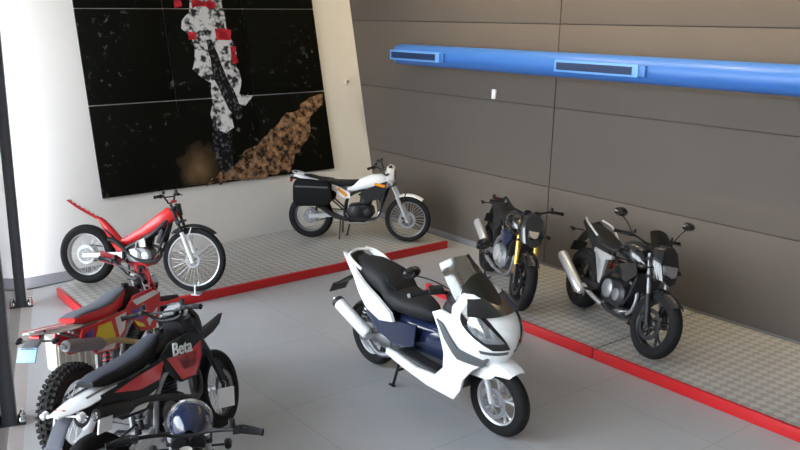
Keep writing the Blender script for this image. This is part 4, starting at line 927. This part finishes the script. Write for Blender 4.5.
for c_, w_, h_ in (((-2.86, 2.86), .16, .12), ((-2.35, 2.90), .22, .16), ((-2.60, 3.30), .40, .10), ((-2.22, 2.60), .07, .2), ((-3.0, 3.32), .12, .12)):
    pr([(c_[0] - w_ / 2, c_[1] - h_ / 2), (c_[0] + w_ / 2, c_[1] - h_ / 2), (c_[0] + w_ / 2, c_[1] + h_ / 2), (c_[0] - w_ / 2, c_[1] + h_ / 2)], 'print_red', 5, 'printed_patch', .03)

# sensor on the white wall, switch on the brown wall
t = thing('motion_sensor', 'small white round sensor on the white wall right of the poster', 'sensor', (-.42 + .03, LEAN * 2.14 - .005, 2.14), (-math.atan(LEAN), 0, 0))
t.location = (-.27, LEAN * 2.14, 2.14)
MB().disc((0, -.008, 0), .04, .016).build('base', 'white_plastic', t)
MB().lathe([(-.045, .001), (-.04, .018), (-.015, .03)], (0, 0, 0), 20).build('lens', 'chrome', t)
t = thing('wall_switch', 'narrow white switch box on the brown wall below the blue duct', 'switch', (0, -2.437, 2.17))
MB().box((-.015, 0, 0), (.03, .07, .125), bev=.006).build('box', 'white_plastic', t)
MB().box((-.032, 0, .0), (.006, .04, .06), bev=.002).build('rocker', 'paper', t)

# ------------------------------------------------------------------ blue air duct
t = thing('air_duct', 'long round blue air duct running along the brown wall with two vents', 'duct', (-.24, 0, 2.625))
prof = [(-.68, .001), (-.68, .09), (-.74, .135), (-.80, .145), (-13.0, .145)]
MB().lathe([(y, r) for y, r in prof], (0, 0, 0), 28).build('pipe', 'blue_duct', t)
def vent(y0, y1):
    yc, L = (y0 + y1) / 2, abs(y1 - y0)
    o = MB().box((-.135, yc, .0), (.09, L, .135), bev=.006).build('vent', 'duct_trim', t)
    MB().box((-.181, yc + .02, .0), (.006, L - .11, .085)).build('vent_slot', 'duct_slot', o)
    m = MB()
    for k in (-1, 0, 1): m.box((-.184, yc + .02, k * .022), (.008, L - .13, .006), (0, .5, 0))
    m.build('louvre', 'duct_slot', o)
    MB().box((-.14, min(y0, y1) - .04, 0), (.075, .08, .12), bev=.01).build('damper', 'blue_duct', o)
vent(-.74, -1.78); vent(-3.74, -4.86)
for y in (-2.3, -5.6, -8.5):
    MB().tube([(.24, y, .08), (.0, y, .12)], .012, 8).tube([(.24, y, -.08), (.0, y, -.12)], .012, 8).build('bracket', 'steel_dark', t)

# ------------------------------------------------------------------ ceiling lamps and daylight
for i, (x, y) in enumerate([(-1.3, -2.2), (-1.3, -4.2), (-1.3, -6.2), (-1.3, -8.2)]):
    t = thing('ceiling_lamp', 'white wall-washing ceiling lamp tilted towards the brown wall', 'lamp', (x, y, H), group='ceiling lamps')
    MB().box((0, 0, -.03), (.12, .5, .06), bev=.006).build('housing', 'white_plastic', t)
    MB().tube([(0, 0, -.05), (0, 0, -.14)], .015, 10).build('stem', 'white_plastic', t)
    MB().box((-.02, 0, -.17), (.10, .62, .22), (0, R(-32), 0), .008).build('lamp_head', 'white_plastic', t)
    l = bpy.data.lights.new('lamp', 'AREA'); l.shape = 'RECTANGLE'; l.size = .16; l.size_y = .58; l.energy = 150; l.color = (1, .78, .46)
    lo = bpy.data.objects.new('lamp_light', l); C.objects.link(lo); lo.location = (.05, 0, -.20); lo.rotation_euler = (0, R(-58), 0); lo.parent = t

w = bpy.data.worlds.new('sky'); bpy.context.scene.world = w; w.use_nodes = True
nt = w.node_tree; bg = nt.nodes['Background']
tc = nt.nodes.new('ShaderNodeTexCoord'); sp = nt.nodes.new('ShaderNodeSeparateXYZ'); nt.links.new(tc.outputs['Generated'], sp.inputs[0])
cr = nt.nodes.new('ShaderNodeValToRGB'); e = cr.color_ramp.elements
e[0].position = .0; e[0].color = (.42, .42, .40, 1); e[1].position = .12; e[1].color = (1., 1.02, 1.08, 1)
x_ = e.new(1.0); x_.color = (.62, .74, 1.0, 1)
nt.links.new(sp.outputs['Z'], cr.inputs[0]); nt.links.new(cr.outputs[0], bg.inputs['Color']); bg.inputs['Strength'].default_value = 10

# ------------------------------------------------------------------ camera
cam = bpy.data.cameras.new('camera'); co = bpy.data.objects.new('camera', cam); C.objects.link(co)
f_px, yaw, pitch, roll = 825.77, .62329, .25405, .00253
cam.sensor_width = 36; cam.sensor_fit = 'HORIZONTAL'; cam.lens = f_px / 800 * 36
cam.shift_x = (400 - 337.5) / 800; cam.shift_y = 0
fw = V((math.sin(yaw) * math.cos(pitch), math.cos(yaw) * math.cos(pitch), -math.sin(pitch)))
r_ = V((math.cos(yaw), -math.sin(yaw), 0)); u_ = r_.cross(fw)
r2 = r_ * math.cos(roll) + u_ * math.sin(roll); u2 = -r_ * math.sin(roll) + u_ * math.cos(roll)
mt = Matrix((r2, u2, -fw)).transposed().to_4x4(); mt.translation = V((-8.1244, -10.1726, 3.2356))
co.matrix_world = mt; cam.clip_end = 200
bpy.context.scene.camera = co
s = bpy.context.scene
s.view_settings.view_transform = 'Standard'; s.view_settings.look = 'None'; s.view_settings.exposure = .28; s.view_settings.gamma = 1; s.view_settings.use_curve_mapping = False
s.cycles.max_bounces = 8; s.cycles.transparent_max_bounces = 12
